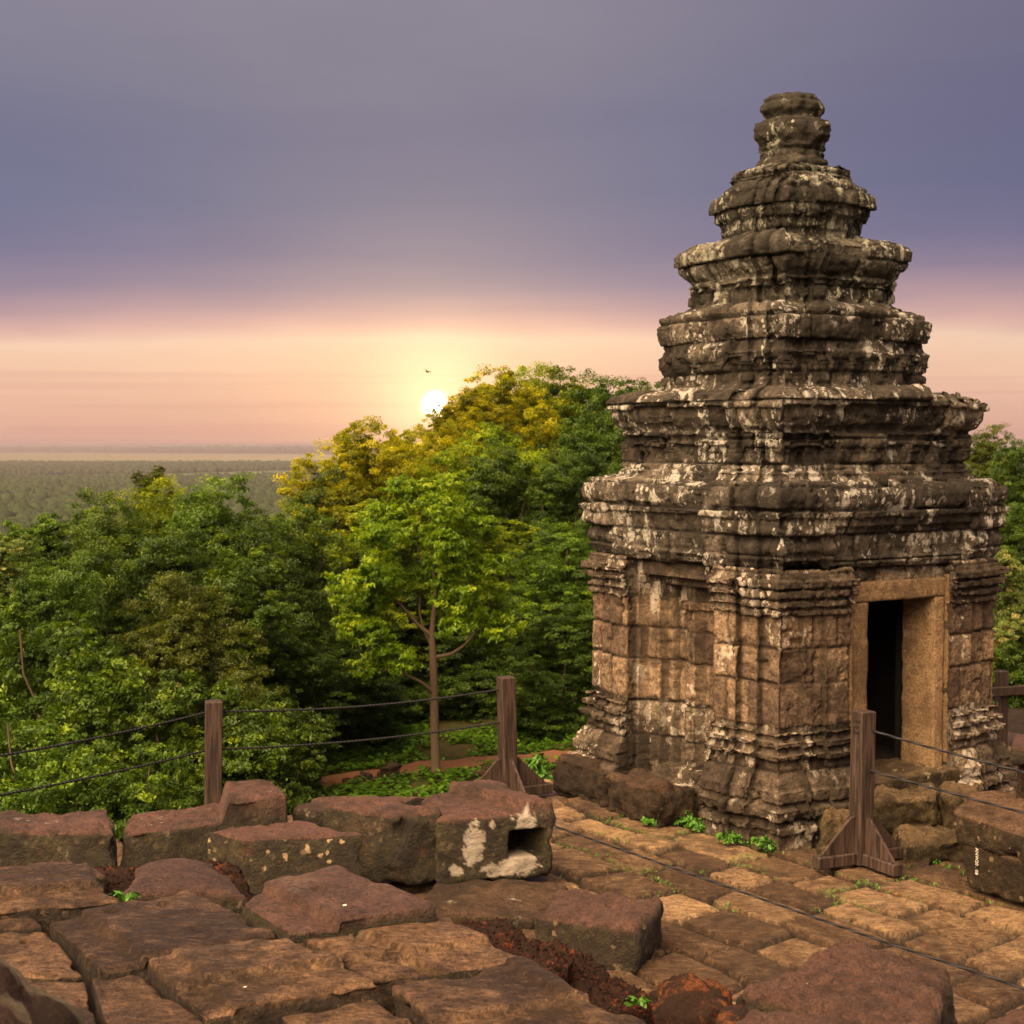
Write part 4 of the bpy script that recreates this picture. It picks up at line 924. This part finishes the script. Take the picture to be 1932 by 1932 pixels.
def copy_tree(e, loc, rz, s, label, group=None, mat=None):
    c = e.copy(); C.objects.link(c); c.location = loc; c.rotation_euler = (0, 0, rz); c.scale = s if isinstance(s, tuple) else (s, s, s)
    tag(c, label, 'tree', group)
    for ch in [x for x in C.objects if x.parent == e]:
        d = ch.copy(); C.objects.link(d); d.parent = c
        if mat and ch.name.startswith('crown'):
            d.material_slots[0].link = 'OBJECT'; d.material_slots[0].material = mat
    return c
# prototypes (first placement moves the prototype itself)
protos = {}
def proto(key, **k):
    protos[key] = [make_tree(k.pop('name', 'broadleaf_tree'), **k), False, k['hgt']]
proto('fine', hgt=8, crown_w=5.4, crown_h=7.2, mat=M['leaf'], seed=11, leaves=125000, leaf=.088, clumps=60, trunk_r=.15, crad=(.7, 1.2))
proto('dense', hgt=8, crown_w=5.6, crown_h=7.6, mat=M['leafdark'], seed=12, leaves=125000, leaf=.092, clumps=60, trunk_r=.16, crad=(.7, 1.2))
proto('gold', hgt=10, crown_w=7, crown_h=9, mat=M['leafglow'], seed=13, leaves=130000, leaf=.115, clumps=75, trunk_r=.22, crad=(.6, 1.05))
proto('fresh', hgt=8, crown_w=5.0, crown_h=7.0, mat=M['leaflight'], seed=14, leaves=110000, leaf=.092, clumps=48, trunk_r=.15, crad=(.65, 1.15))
proto('bush', name='leafy_tree', hgt=5.2, crown_w=3.4, crown_h=5.0, mat=M['leaf'], seed=15, leaves=95000, leaf=.068, clumps=75, trunk_r=.08, crad=(.6, 1.1), limbs=26)
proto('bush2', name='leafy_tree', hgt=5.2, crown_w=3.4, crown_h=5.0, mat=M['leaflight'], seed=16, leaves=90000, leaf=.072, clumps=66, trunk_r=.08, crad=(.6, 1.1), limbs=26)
CW = {'fine': 5.4, 'dense': 5.6, 'gold': 7, 'fresh': 5.0, 'bush': 3.4, 'bush2': 3.4}
def put(key, cx, top, dep, wpx, label, group=None, mat=None, rz=None, zg=None, hs=1.0):
    """crown centre column cx, crown top row, distance, crown width in display px"""
    e, used_, hgt = protos[key]; rz = (cx * 1.7 + dep) % 6.28 if rz is None else rz
    T = D(cx, top, dep); zg = float(zt(np.array(T[0]), np.array(T[1]))) if zg is None else zg
    H = T[2] - zg; sw = wpx * dep / F / CW[key]; sc_ = min(1.25, max(.8, H / hgt / sw)) * sw
    if not used_:
        protos[key][1] = True; e.location = (T[0], T[1], zg); e.rotation_euler = (0, 0, rz); e.scale = (sw, sw, sc_)
        tag(e, label, 'tree', group)
        if mat:
            for ch in e.children:
                if ch.name.startswith('crown'): ch.material_slots[0].link = 'OBJECT'; ch.material_slots[0].material = mat
    else: e = copy_tree(e, (T[0], T[1], zg), rz, (sw, sw, sc_), label, group, mat)
    for ch in [x for x in C.objects if x.parent == e]:       # the crown keeps its shape, the trunk takes up the difference
        if ch.name.startswith('crown'): ch.location.z = H / sc_ - hgt; 
        else: ch.location.z = H / sc_ - hgt
    return e
# ---- the forest edge, named one by one where they stand out
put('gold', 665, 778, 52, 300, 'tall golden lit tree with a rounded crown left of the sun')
put('gold', 760, 800, 56, 200, 'golden lit tree directly below the sun', rz=2.2)
put('gold', 950, 680, 60, 290, 'tallest golden lit tree right of the sun', mat=None, rz=4.0)
put('gold', 845, 785, 54, 210, 'golden lit tree just right below the sun', rz=1.1)
put('gold', 885, 722, 58, 190, 'golden lit tree on the slope between the sun and the tallest golden tree', rz=3.3)
put('fine', 1010, 688, 64, 230, 'green tree top behind the tallest golden tree', mat=M['leafamber'], rz=2.0)
put('fine', 1065, 690, 62, 270, 'high green tree right of the tallest golden tree', mat=M['leafamber'], rz=1.0)
put('dense', 1120, 696, 63, 260, 'dark green tree top between the high skyline trees and the tower', rz=2.7)
put('dense', 1185, 700, 60, 270, 'dark high tree whose top ends just left of the tower')
put('dense', 1125, 770, 54, 260, 'dark tree under the high skyline trees, left of the tower', rz=5.1)
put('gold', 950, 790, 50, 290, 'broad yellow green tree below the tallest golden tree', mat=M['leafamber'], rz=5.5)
put('fresh', 770, 915, 41, 320, 'yellow green tree filling the middle behind the slim tree', mat=M['leafamber'])
put('fresh', 915, 960, 44, 280, 'bright green tree behind the slim tree on its right', rz=3.1, mat=M['leafamber'])
put('fine', 1050, 985, 42, 250, 'fresh green tree between the slim tree and the tower', mat=M['leaf'])
put('dense', 1060, 1130, 37, 270, 'low dark green tree right behind the middle fence post', rz=2.5)
put('fine', 640, 1000, 40, 280, 'mid green tree left of the slim tree', rz=.7)
put('dense', 560, 940, 36, 280, 'dark tree at the foot of the golden tree on the left', rz=3.9, mat=M['leaf'])
put('dense', 650, 1180, 35, 280, 'dark undergrowth tree behind the path, left of the slim tree', rz=.4)
put('dense', 480, 1170, 30, 320, 'dark tree behind the leafy tree by the left fence post', rz=1.9)
put('fine', 420, 895, 34, 330, 'wide dark green tree left of the golden tree', mat=M['leaf'], rz=2.9)
put('fresh', 455, 975, 29, 320, 'nearer glossy tree with bright leaf sprays left of centre', mat=M['leaf'], rz=5.0)
put('fine', 285, 900, 38, 250, 'tree with a small pointed top sticking up over the plain', mat=M['leafamber'], rz=4.4)
put('fresh', 292, 868, 39, 80, 'narrow light tree top standing above the left slope', mat=M['leafgrey'], rz=4.0)
put('fine', 180, 925, 34, 280, 'round dark tree left of the pointed top', rz=5.6, mat=M['leaf'])
put('fresh', 50, 935, 31, 250, 'tree at the left edge reaching up to the plain', rz=2.0, mat=M['leaf'])
put('fresh', -10, 975, 26, 130, 'pale blossoming tree at the left edge', rz=.3, mat=M['leafpale'])
put('dense', 260, 1000, 28, 350, 'broad dark tree in the middle of the left slope', rz=3.3)
put('fine', 350, 1080, 25, 280, 'grey green fine leaved tree on the left slope', rz=1.2, mat=M['leafgrey'])
put('dense', 100, 1040, 25, 280, 'deep green tree behind the near leafy trees at far left', rz=4.9)
put('bush', 110, 1110, 17.5, 460, 'big near leafy tree at the left edge above the cables')
put('bush2', 340, 1210, 17.5, 420, 'big near leafy tree directly behind the left fence post', mat=M['leaf'], rz=1.0)
put('bush', 60, 1300, 14.8, 420, 'near glossy tree low in the left corner behind the cables', rz=3.0, mat=M['leaf'])
put('bush2', 520, 1275, 20, 230, 'round light green bush right of the left fence post', rz=2.0, mat=M['leaf'])
put('bush', 300, 1370, 15.5, 380, 'low leafy tree right behind the fallen blocks', rz=5.0)
# right edge
put('fresh', 1885, 1010, 24, 190, 'yellow flowering tree at the right edge, behind the tower', mat=M['leafpale'], rz=1.0)
put('fine', 1870, 800, 44, 150, 'thin branched tree beside the upper right of the tower', mat=M['leafgrey'], rz=3.0)
put('dense', 1930, 820, 40, 200, 'dark tree in the background at the right edge', rz=.9)
put('dense', 1900, 940, 33, 200, 'dark green tree below the background trees at right', rz=2.9)
put('bush2', 1900, 1180, 19, 210, 'bright yellow green bush right of the tower wall', zg=-2.5, rz=4.2)
rf = random.Random(5)
FG = 'dark forest trees closing the gaps behind the named ones'
for i in range(22):
    cx = rf.uniform(560, 1260); dep = rf.uniform(38, 70); top = rf.uniform(1000, 1180) if dep < 46 else (rf.uniform(860, 960) if cx < 800 else rf.uniform(800, 900))
    put(rf.choice(['dense', 'fine']), cx, top, dep, rf.uniform(200, 300), 'dark green forest tree packed among others behind the slim tree', FG, M['leafdark'], rz=rf.uniform(0, 6))
for i in range(16):
    cx = rf.uniform(-60, 560); dep = rf.uniform(27, 48); top = rf.uniform(960, 1130)
    put(rf.choice(['dense', 'fine']), cx, top, dep, rf.uniform(240, 330), 'dark green forest tree packed among others on the left slope', 'dark forest trees filling the left slope', M['leafdark'], rz=rf.uniform(0, 6))
for i in range(6):
    put('dense', rf.uniform(1840, 1960), rf.uniform(900, 1100), rf.uniform(30, 48), 220, 'dark green forest tree packed among others right of the tower', 'dark forest trees behind the tower at right', M['leafdark'], rz=rf.uniform(0, 6))
for i, (cx, top, dep) in enumerate(((1300, 760, 58), (1400, 800, 52), (1520, 780, 60), (1640, 800, 55), (1740, 820, 50), (1350, 1000, 40))):
    put(['dense', 'fine'][i % 2], cx, top, dep, 280, 'dark green forest tree packed among others behind the slim tree', FG, M['leafdark'], rz=i * 1.1)
for i, (cx, top, dep) in enumerate(((-170, 990, 30), (-160, 1150, 22), (-330, 1020, 32), (-300, 1200, 20))):
    put(['dense', 'fine'][i % 2], cx, top, dep, 320, 'dark green forest tree packed among others on the left slope', 'dark forest trees filling the left slope', M['leaf'], rz=i * 1.3)
for i, (cx, top, dep) in enumerate(((2080, 900, 36), (2100, 1080, 26), (2260, 920, 38))):
    put(['dense', 'fine'][i % 2], cx, top, dep, 300, 'dark green forest tree packed among others right of the tower', 'dark forest trees behind the tower at right', M['leaf'], rz=i * 1.7)
# the slim tree in front
TB = G(823, 1466, -3.92); TB[2] = float(zt(TB[0], TB[1]))
ST_ = empty('slim_tree', tuple(TB), 0, 'slim tree with a pale straight trunk and forked limbs standing beside the path', 'tree')
def tpx(px, py, dy=0): p = D(px, py, TB[1] + dy); return p - TB
mb = MB()
trunk = [tpx(823, 1475), tpx(822, 1440), tpx(820, 1380), tpx(819, 1300), tpx(817, 1240), tpx(815, 1190), tpx(822, 1120, .2), tpx(815, 1040, .4), tpx(812, 960, .3)]
mb.tube(trunk, [.125, .10, .095, .09, .085, .06, .045, .03, .015], 10)
br = [([(819, 1310), (800, 1290), (760, 1270), (735, 1235), (700, 1210)], .05), ([(817, 1240), (850, 1235), (880, 1215), (915, 1170), (930, 1120)], .05), ([(816, 1200), (790, 1180), (765, 1150), (735, 1120), (715, 1060)], .05),
      ([(760, 1270), (730, 1265), (700, 1270), (680, 1260)], .03), ([(817, 1225), (800, 1190), (790, 1150), (800, 1080), (780, 1000)], .035), ([(735, 1235), (725, 1200), (700, 1180), (670, 1160)], .025), ([(880, 1215), (900, 1140), (890, 1060), (900, 1000)], .03)]
cen = []
for k, (pts, r0) in enumerate(br):
    P_ = [tpx(x, y, (-.6 + .5 * k) * i / 4) for i, (x, y) in enumerate(pts)]; mb.tube(dens(P_, 12), np.linspace(r0, .012, 12), 6); cen.append(P_[-1]); cen.append(P_[-2])
mb.build('trunk', M['bark'], ST_)
r = np.random.RandomState(4)
for (x, y, n_, sx, sy) in ((800, 940, 14, 60, 25), (720, 1000, 12, 55, 30), (860, 1000, 12, 70, 35), (800, 1080, 14, 90, 40), (900, 1090, 8, 40, 30), (690, 1110, 9, 40, 30), (880, 1160, 12, 60, 25), (680, 1190, 6, 30, 15), (750, 1250, 5, 35, 12), (925, 1190, 5, 25, 20)):
    for i in range(n_): cen.append(tpx(x + r.uniform(-1, 1) * sx, y + r.uniform(-1, 1) * sy, r.uniform(-1.6, 1.6)))
cen = np.array(cen); V, tn = leafmb(75000, cen, r.uniform(.24, .52, len(cen)), .088, 9, squash=.62, droop=.4)
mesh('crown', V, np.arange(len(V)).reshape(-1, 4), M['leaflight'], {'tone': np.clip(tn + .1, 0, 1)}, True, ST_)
# sapling by the middle post
sp_ = D(1012, 1500, 14.9); se = empty('sapling', tuple(sp_), 0, 'thin bright green sapling right of the middle fence post', 'sapling')
mb = MB(); mb.tube([(0, 0, -1), (.02, 0, 0), (.0, 0, .2), (.04, 0, .36)], [.014, .012, .008, .004], 6); mb.build('stem', M['bark'], se)
V, tn = leafmb(300, np.array([[0, 0, .08], [.05, 0, .2], [-.03, .02, .3], [-.1, 0, .1], [.03, 0, .36]]), np.array([.09, .10, .08, .06, .06]), .07, 3, droop=.6)
mesh('leaves', V, np.arange(len(V)).reshape(-1, 4), M['leafgreen'], {'tone': tn}, True, se)
# weeds at the foot of the tower: each a small plant
for i, (x, y, s, lb) in enumerate(((1300, 1558, .11, 'leafy weed between the dark ledge stone and the tower corner'), (1330, 1568, .13, 'tallest leafy weed at the foot of the tower'), (1378, 1592, .10, 'round leafy weed below the tower mouldings'), (1445, 1602, .10, 'low leafy weed just left of the tower corner'), (1905, 1660, .12, 'small weed with thin stems under the carved slab at right'), (1228, 1560, .06, 'tiny weed in front of the dark ledge stones'), (1100, 1478, .07, 'small weed at the rear left corner of the tower'))):
    V, tn = leafmb(150, np.array([[0, 0, .04], [s * .6, 0, .03], [-s * .7, .02, .04], [0, 0, s * .7]]), np.array([s * .6, s * .45, s * .45, s * .35]), .05, 20 + i, droop=.1)
    V[:, 2] = np.maximum(V[:, 2], .005)
    tag(mesh('weed', V, np.arange(len(V)).reshape(-1, 4), M['leafgreen'], {'tone': tn}, True, None, tuple(G(x, y, 0.0))), lb, 'weed')
# grass in the joints of the pavement: nobody could count it
J = FLOOR_J > .6; Pn = FLOOR_V[J]; r = np.random.RandomState(8)
d_ = Pn - EYE; yy_ = d_[:, 1] * _ca - d_[:, 2] * _sa; uu_ = (d_[:, 1] * _sa + d_[:, 2] * _ca) / yy_
sx_ = CX + F * d_[:, 0] / yy_; sy_ = CY - F * uu_
wg = 0.0006 * np.ones(len(Pn))
for (x, y, rd, k) in ((1090, 1622, 45, .5), (1170, 1648, 30, .3), (1180, 1568, 60, .25), (1270, 1572, 50, .35), (1240, 1672, 50, .3), (1385, 1728, 30, .4), (1435, 1640, 50, .3), (1540, 1640, 40, .2), (1610, 1700, 60, .4), (1690, 1690, 40, .4), (1790, 1640, 60, .5), (1850, 1655, 60, .4), (1900, 1690, 50, .3), (1400, 1590, 60, .3), (1750, 1680, 50, .3)):
    wg = np.maximum(wg, k * np.exp(-((sx_ - x) / rd) ** 2 - ((sy_ - y) / (rd * .45)) ** 2))
pick = Pn[r.uniform(0, 1, len(Pn)) < wg * .6]
pick = np.repeat(pick, 3, axis=0); n_ = len(pick)
B = pick + r.normal(size=(n_, 3)) * np.array([.016, .016, 0]); B[:, 2] = r.uniform(-.015, .018, n_)
an = r.uniform(0, 6.28, n_); t = np.stack([np.cos(an), np.sin(an), r.uniform(-.1, .9, n_)], -1); b = np.stack([-np.sin(an), np.cos(an), r.uniform(-.3, .3, n_)], -1); s = r.uniform(.005, .014, n_)[:, None]
V = np.stack([B - t * s, B + b * s * .45, B + t * s * 1.2, B - b * s * .45], 1).reshape(-1, 3)
tag(mesh('grass', V, np.arange(len(V)).reshape(-1, 4), M['leafgreen'], {'tone': np.full(len(V), .6)}, True), 'short bright green grass growing in the joints of the flagstones', 'grass', kind='stuff')
# ground cover below the terrace
n_ = 90000; x = r.uniform(-9, 7, n_); y = r.uniform(17, 46, n_)
def on_path(x, y):
    ya = np.interp(x, a_[:, 0], a_[:, 1]); yb = np.interp(x, b_[:, 0], b_[:, 1]); return (y > ya - .1) & (y < yb + .1) & (x > a_[:, 0].min())
k = (~on_path(x, y)) & (fbm(np.stack([x * .5, y * .3, 0 * x], -1), 3) > -.32); x = x[k]; y = y[k]; n_ = len(x); z = zt(x, y)
P_ = np.stack([x, y, z + r.uniform(.0, .16, n_) * (1 + .8 * (fbm(np.stack([x, y, 0 * x], -1), 2)))], -1)
an = r.uniform(0, 6.28, n_); t = np.stack([np.cos(an), np.sin(an), r.uniform(-.5, .5, n_)], -1); b = np.stack([-np.sin(an), np.cos(an), r.uniform(-.4, .4, n_)], -1); s = r.uniform(.04, .10, n_)[:, None]
V = np.stack([P_ - t * s, P_ + b * s * .6, P_ + t * s, P_ - b * s * .6], 1).reshape(-1, 3)
tag(mesh('ground_cover', V, np.arange(len(V)).reshape(-1, 4), leaf_mat('ground_cover_leaf', (.05, .12, .006), (.10, .23, .012), (.20, .36, .02), .4), {'tone': np.repeat(r.uniform(0, .8, n_), 4)}, True), 'low green ground cover on both sides of the red earth path', 'ground cover', kind='stuff')
# stones along the path
for i, (x, y, s) in enumerate(((662, 1474, .38), (690, 1466, .30), (703, 1468, .28), (722, 1462, .34), (738, 1464, .38), (760, 1466, .26), (560, 1492, .34), (578, 1494, .42), (804, 1458, .30), (890, 1455, .3), (905, 1466, .34), (925, 1455, .25))):
    c = G(x, y, -3.9); q4 = [(c[0] - s / 2, c[1] - s / 2), (c[0] + s / 2, c[1] - s / 2), (c[0] + s * .45, c[1] + s / 2), (c[0] - s * .45, c[1] + s / 2)]
    o = stone('path_stone', q4, float(zt(c[0], c[1])) + s * (.35 + .3 * ((i * 5) % 3) / 2), s * .9, M['ledge'], .04, s * .3, (.16, .05), .08, 130 + i)
    tag(o, 'small dark rough stone in the row beside the red earth path', 'stone', 'rough stones lining the path')
# a bird near the sun
bd = D(806, 702, 60); mb = MB(); mb.tube([(-.16, 0, 0), (-.08, 0, .01), (.05, 0, .02), (.14, 0, .0), (.2, 0, -.01)], [.01, .04, .05, .03, .004], 8)
for sgn in (-1, 1):
    pts = np.array([[0, 0, .03], [.02, sgn * .18, .11], [-.04, sgn * .38, .06]]); wd = [.08, .06, .01]
    up = [p + np.array([w_, 0, 0]) for p, w_ in zip(pts, wd)]; dn = [p - np.array([w_, 0, 0]) for p, w_ in zip(pts, wd)]
    V = np.array(up + dn + [p + np.array([0, 0, .012]) for p in up] + [p + np.array([0, 0, .012]) for p in dn])
    mb.add(V, [(0, 1, 4, 3), (1, 2, 5, 4), (6, 9, 10, 7), (7, 10, 11, 8), (0, 6, 7, 1), (1, 7, 8, 2), (3, 4, 10, 9), (4, 5, 11, 10)])
for v_ in mb.V: v_ *= .6
o = mb.build('bird', plain('dark_feathers', (.03, .025, .02), .8), None, True, tuple(bd)); o.rotation_euler = (.3, .1, .9); tag(o, 'small dark bird flying just above the sun', 'bird')
# fallen leaves and chips on the slabs
for i, (x, y, z, s, lb) in enumerate(((345, 1753, 1.41, .03, 'dry curled leaf on the large central slab'), (650, 1713, 1.485, .022, 'tiny white petal pair on the purple slab'), (1690, 1690, .02, .04, 'dry brown leaf beside the right post foot'), (462, 1867, 1.42, .013, 'tiny pale chip on the broad bottom slab'))):
    c = G(x, y, z); a = np.linspace(0, 1, 7); wv = .35 * np.sin(a * math.pi); V = np.concatenate([np.stack([(a - .5) * s, k * wv * s, .006 + .15 * s * np.abs(k) + .2 * s * (a - .5) ** 2], -1) for k in (-1, 0, 1)])
    V2 = V.copy(); V2[:, 2] += .0015
    o = mesh('fallen_leaf', V, gridq(3, 7), M['whitepaint'] if i in (1, 3) else M['deadleaf'], {}, True, None, tuple(c)); o.rotation_euler = (0, 0, i * 1.3); tag(o, lb, 'leaf')
sg = leafmb(26, np.array([[0, 0, .01], [.06, .01, .01]]), np.array([.03, .025]), .05, 44, droop=0)[0]
for i, (x, y, z, lb) in enumerate(((216, 1699, 1.40, 'two leaf seedling in the joint behind the large central slab'), (352, 1797, 1.38, 'grass sprig in the joint below the large central slab'), (1190, 1895, .66, 'green seedlings on the laterite rubble at the bottom'))):
    tag(mesh('seedling', np.array(sg) * (1, 1, .8), np.arange(len(sg)).reshape(-1, 4), M['leafgreen'], {'tone': np.full(len(sg), .6)}, True, None, tuple(G(x, y, z))), lb, 'seedling')
# crumbled laterite lying in the gap
cr = []
for o in C.objects:
    if o.name.startswith('laterite_rock'):
        co = np.zeros(len(o.data.vertices) * 3, np.float32); o.data.vertices.foreach_get('co', co); co = co.reshape(-1, 3); nn = np.zeros_like(co).ravel(); o.data.vertices.foreach_get('normal', nn); nn = nn.reshape(-1, 3)
        c_ = (co + np.array(o.location))[nn[:, 2] > .25]; cr.append(c_[r.randint(0, len(c_), 2600 if 'heap' in o['label'] else 900)])
cr = np.concatenate(cr); n_ = len(cr)
t_ = np.array([(-1, -1, -1), (1, -1, -1), (1, 1, -1), (-1, 1, -1), (-1, -1, 1), (1, -1, 1), (1, 1, 1), (-1, 1, 1)]) * .6
V = t_[None] * (1 + .45 * r.normal(size=(n_, 8, 3))) * (r.uniform(.003, .011, n_) ** 1)[:, None, None] + cr[:, None]
q8 = np.array([(0, 3, 2, 1), (4, 5, 6, 7), (0, 1, 5, 4), (1, 2, 6, 5), (2, 3, 7, 6), (3, 0, 4, 7)])
tag(mesh('gravel', V.reshape(-1, 3), (q8[None] + (np.arange(n_) * 8)[:, None, None]).reshape(-1, 4), M['laterite'], {'tone': np.repeat(r.uniform(0, 1, n_), 8), 'top': np.ones(n_ * 8)}, False), 'loose red laterite crumbs between slabs and boulders', 'gravel', kind='stuff')
# ================================================================ the far plain
def lumps(name, n, x0, x1, d0, d1, rad, hgt, mat, seed, dens_fn=None, z0=-65):
    r = np.random.RandomState(seed); dd = np.sqrt(r.uniform(d0 ** 2, d1 ** 2, n)); xs = (r.uniform(x0, x1, n) - CX) / F * dd
    if dens_fn is not None: k = dens_fn(xs, dd, r); xs, dd = xs[k], dd[k]; n = len(xs)
    t = (1 + math.sqrt(5)) / 2
    iv = np.array([(-1, t, 0), (1, t, 0), (-1, -t, 0), (1, -t, 0), (0, -1, t), (0, 1, t), (0, -1, -t), (0, 1, -t), (t, 0, -1), (t, 0, 1), (-t, 0, -1), (-t, 0, 1)]) / math.hypot(1, t)
    itf = np.array([(0, 11, 5), (0, 5, 1), (0, 1, 7), (0, 7, 10), (0, 10, 11), (1, 5, 9), (5, 11, 4), (11, 10, 2), (10, 7, 6), (7, 1, 8), (3, 9, 4), (3, 4, 2), (3, 2, 6), (3, 6, 8), (3, 8, 9), (4, 9, 5), (2, 4, 11), (6, 2, 10), (8, 6, 7), (9, 8, 1)])
    R1 = rad * r.uniform(.5, 1.4, n); V = iv[None] * R1[:, None, None] * (1 + .25 * r.normal(size=(n, 12, 1))); V[..., 2] *= hgt * r.uniform(.6, 1.5, n)[:, None]
    V += np.stack([xs, dd, z0 + R1 * .5], -1)[:, None]
    Tt = (itf[None] + (np.arange(n) * 12)[:, None, None]).reshape(-1, 3)
    o = mesh(name, V.reshape(-1, 3), [], mat, {'tone': np.repeat(r.uniform(0, 1, n), 12)}, True, T=Tt); return o
def clear(x, y, r):
    return fbm(np.stack([x * .0012, y * .0007, 0 * x], -1), 3) + r.uniform(-.2, .2, len(x)) > -.25
tag(lumps('forest', 100000, -420, 800, 900, 5500, 6.0, 1.0, M['wood_far'], 1, clear), 'endless green forest covering the plain below the hill', 'forest', kind='stuff')
tag(lumps('distant_wood', 14000, -500, 1000, 9800, 22000, 34, .55, M['wood_far'], 2, lambda x, y, r: y > 14500 - 5000 * (x + 4200) / 5600 + 300 * fbm(np.stack([x * .0009, 0 * x, 0 * x], -1), 3)), 'blue grey band of woodland beyond the pale field', 'woodland', kind='stuff')
tag(lumps('forest', 12000, 1500, 2500, 300, 4500, 9, 1.0, M['wood_far'], 3), 'forest on the plain glimpsed right of the tower', 'forest', kind='stuff')
# ================================================================ haze over the plain
m, nt = newmat('haze_air'); v = nt.node('ShaderNodeVolumePrincipled'); v.inputs['Color'].default_value = (.36, .33, .42, 1); v.inputs['Density'].default_value = 1.1e-4; v.inputs['Anisotropy'].default_value = .1
o_ = nt.node('ShaderNodeOutputMaterial'); nt.link(v.outputs[0], o_.inputs['Volume'])
B_ = 63500; hz = MB(); quadbox(hz, -B_, B_, -B_, B_, -67, 14); hzo = hz.build('haze', m, None, False); hzo['kind'] = 'stuff'; hzo['label'] = 'thin warm evening haze over the plain'; hzo['category'] = 'haze'
# place the painted number on the support block's near face
bpy.context.view_layer.update()
dg = bpy.context.evaluated_depsgraph_get()
def on_surface(obj, child, px, py, z, lift, rz_extra):
    """seat a flat marking on the surface met along a horizontal probe at height z"""
    hit, loc, nrm, _ = obj.ray_cast(Vector(EYE) - obj.location, Vector(ray(px, py)).normalized())
    if not hit: return
    n = Vector((nrm.x, nrm.y, 0)).normalized(); X_ = Vector((0, 0, -1)); Zv = n; Yv = Zv.cross(X_)
    from mathutils import Matrix
    mt = Matrix((X_, Yv, Zv)).transposed().to_4x4(); mt.translation = loc + n * lift; child.matrix_local = mt
on_surface(sb, sbn, 1842, 1624, .22, .010, 0)
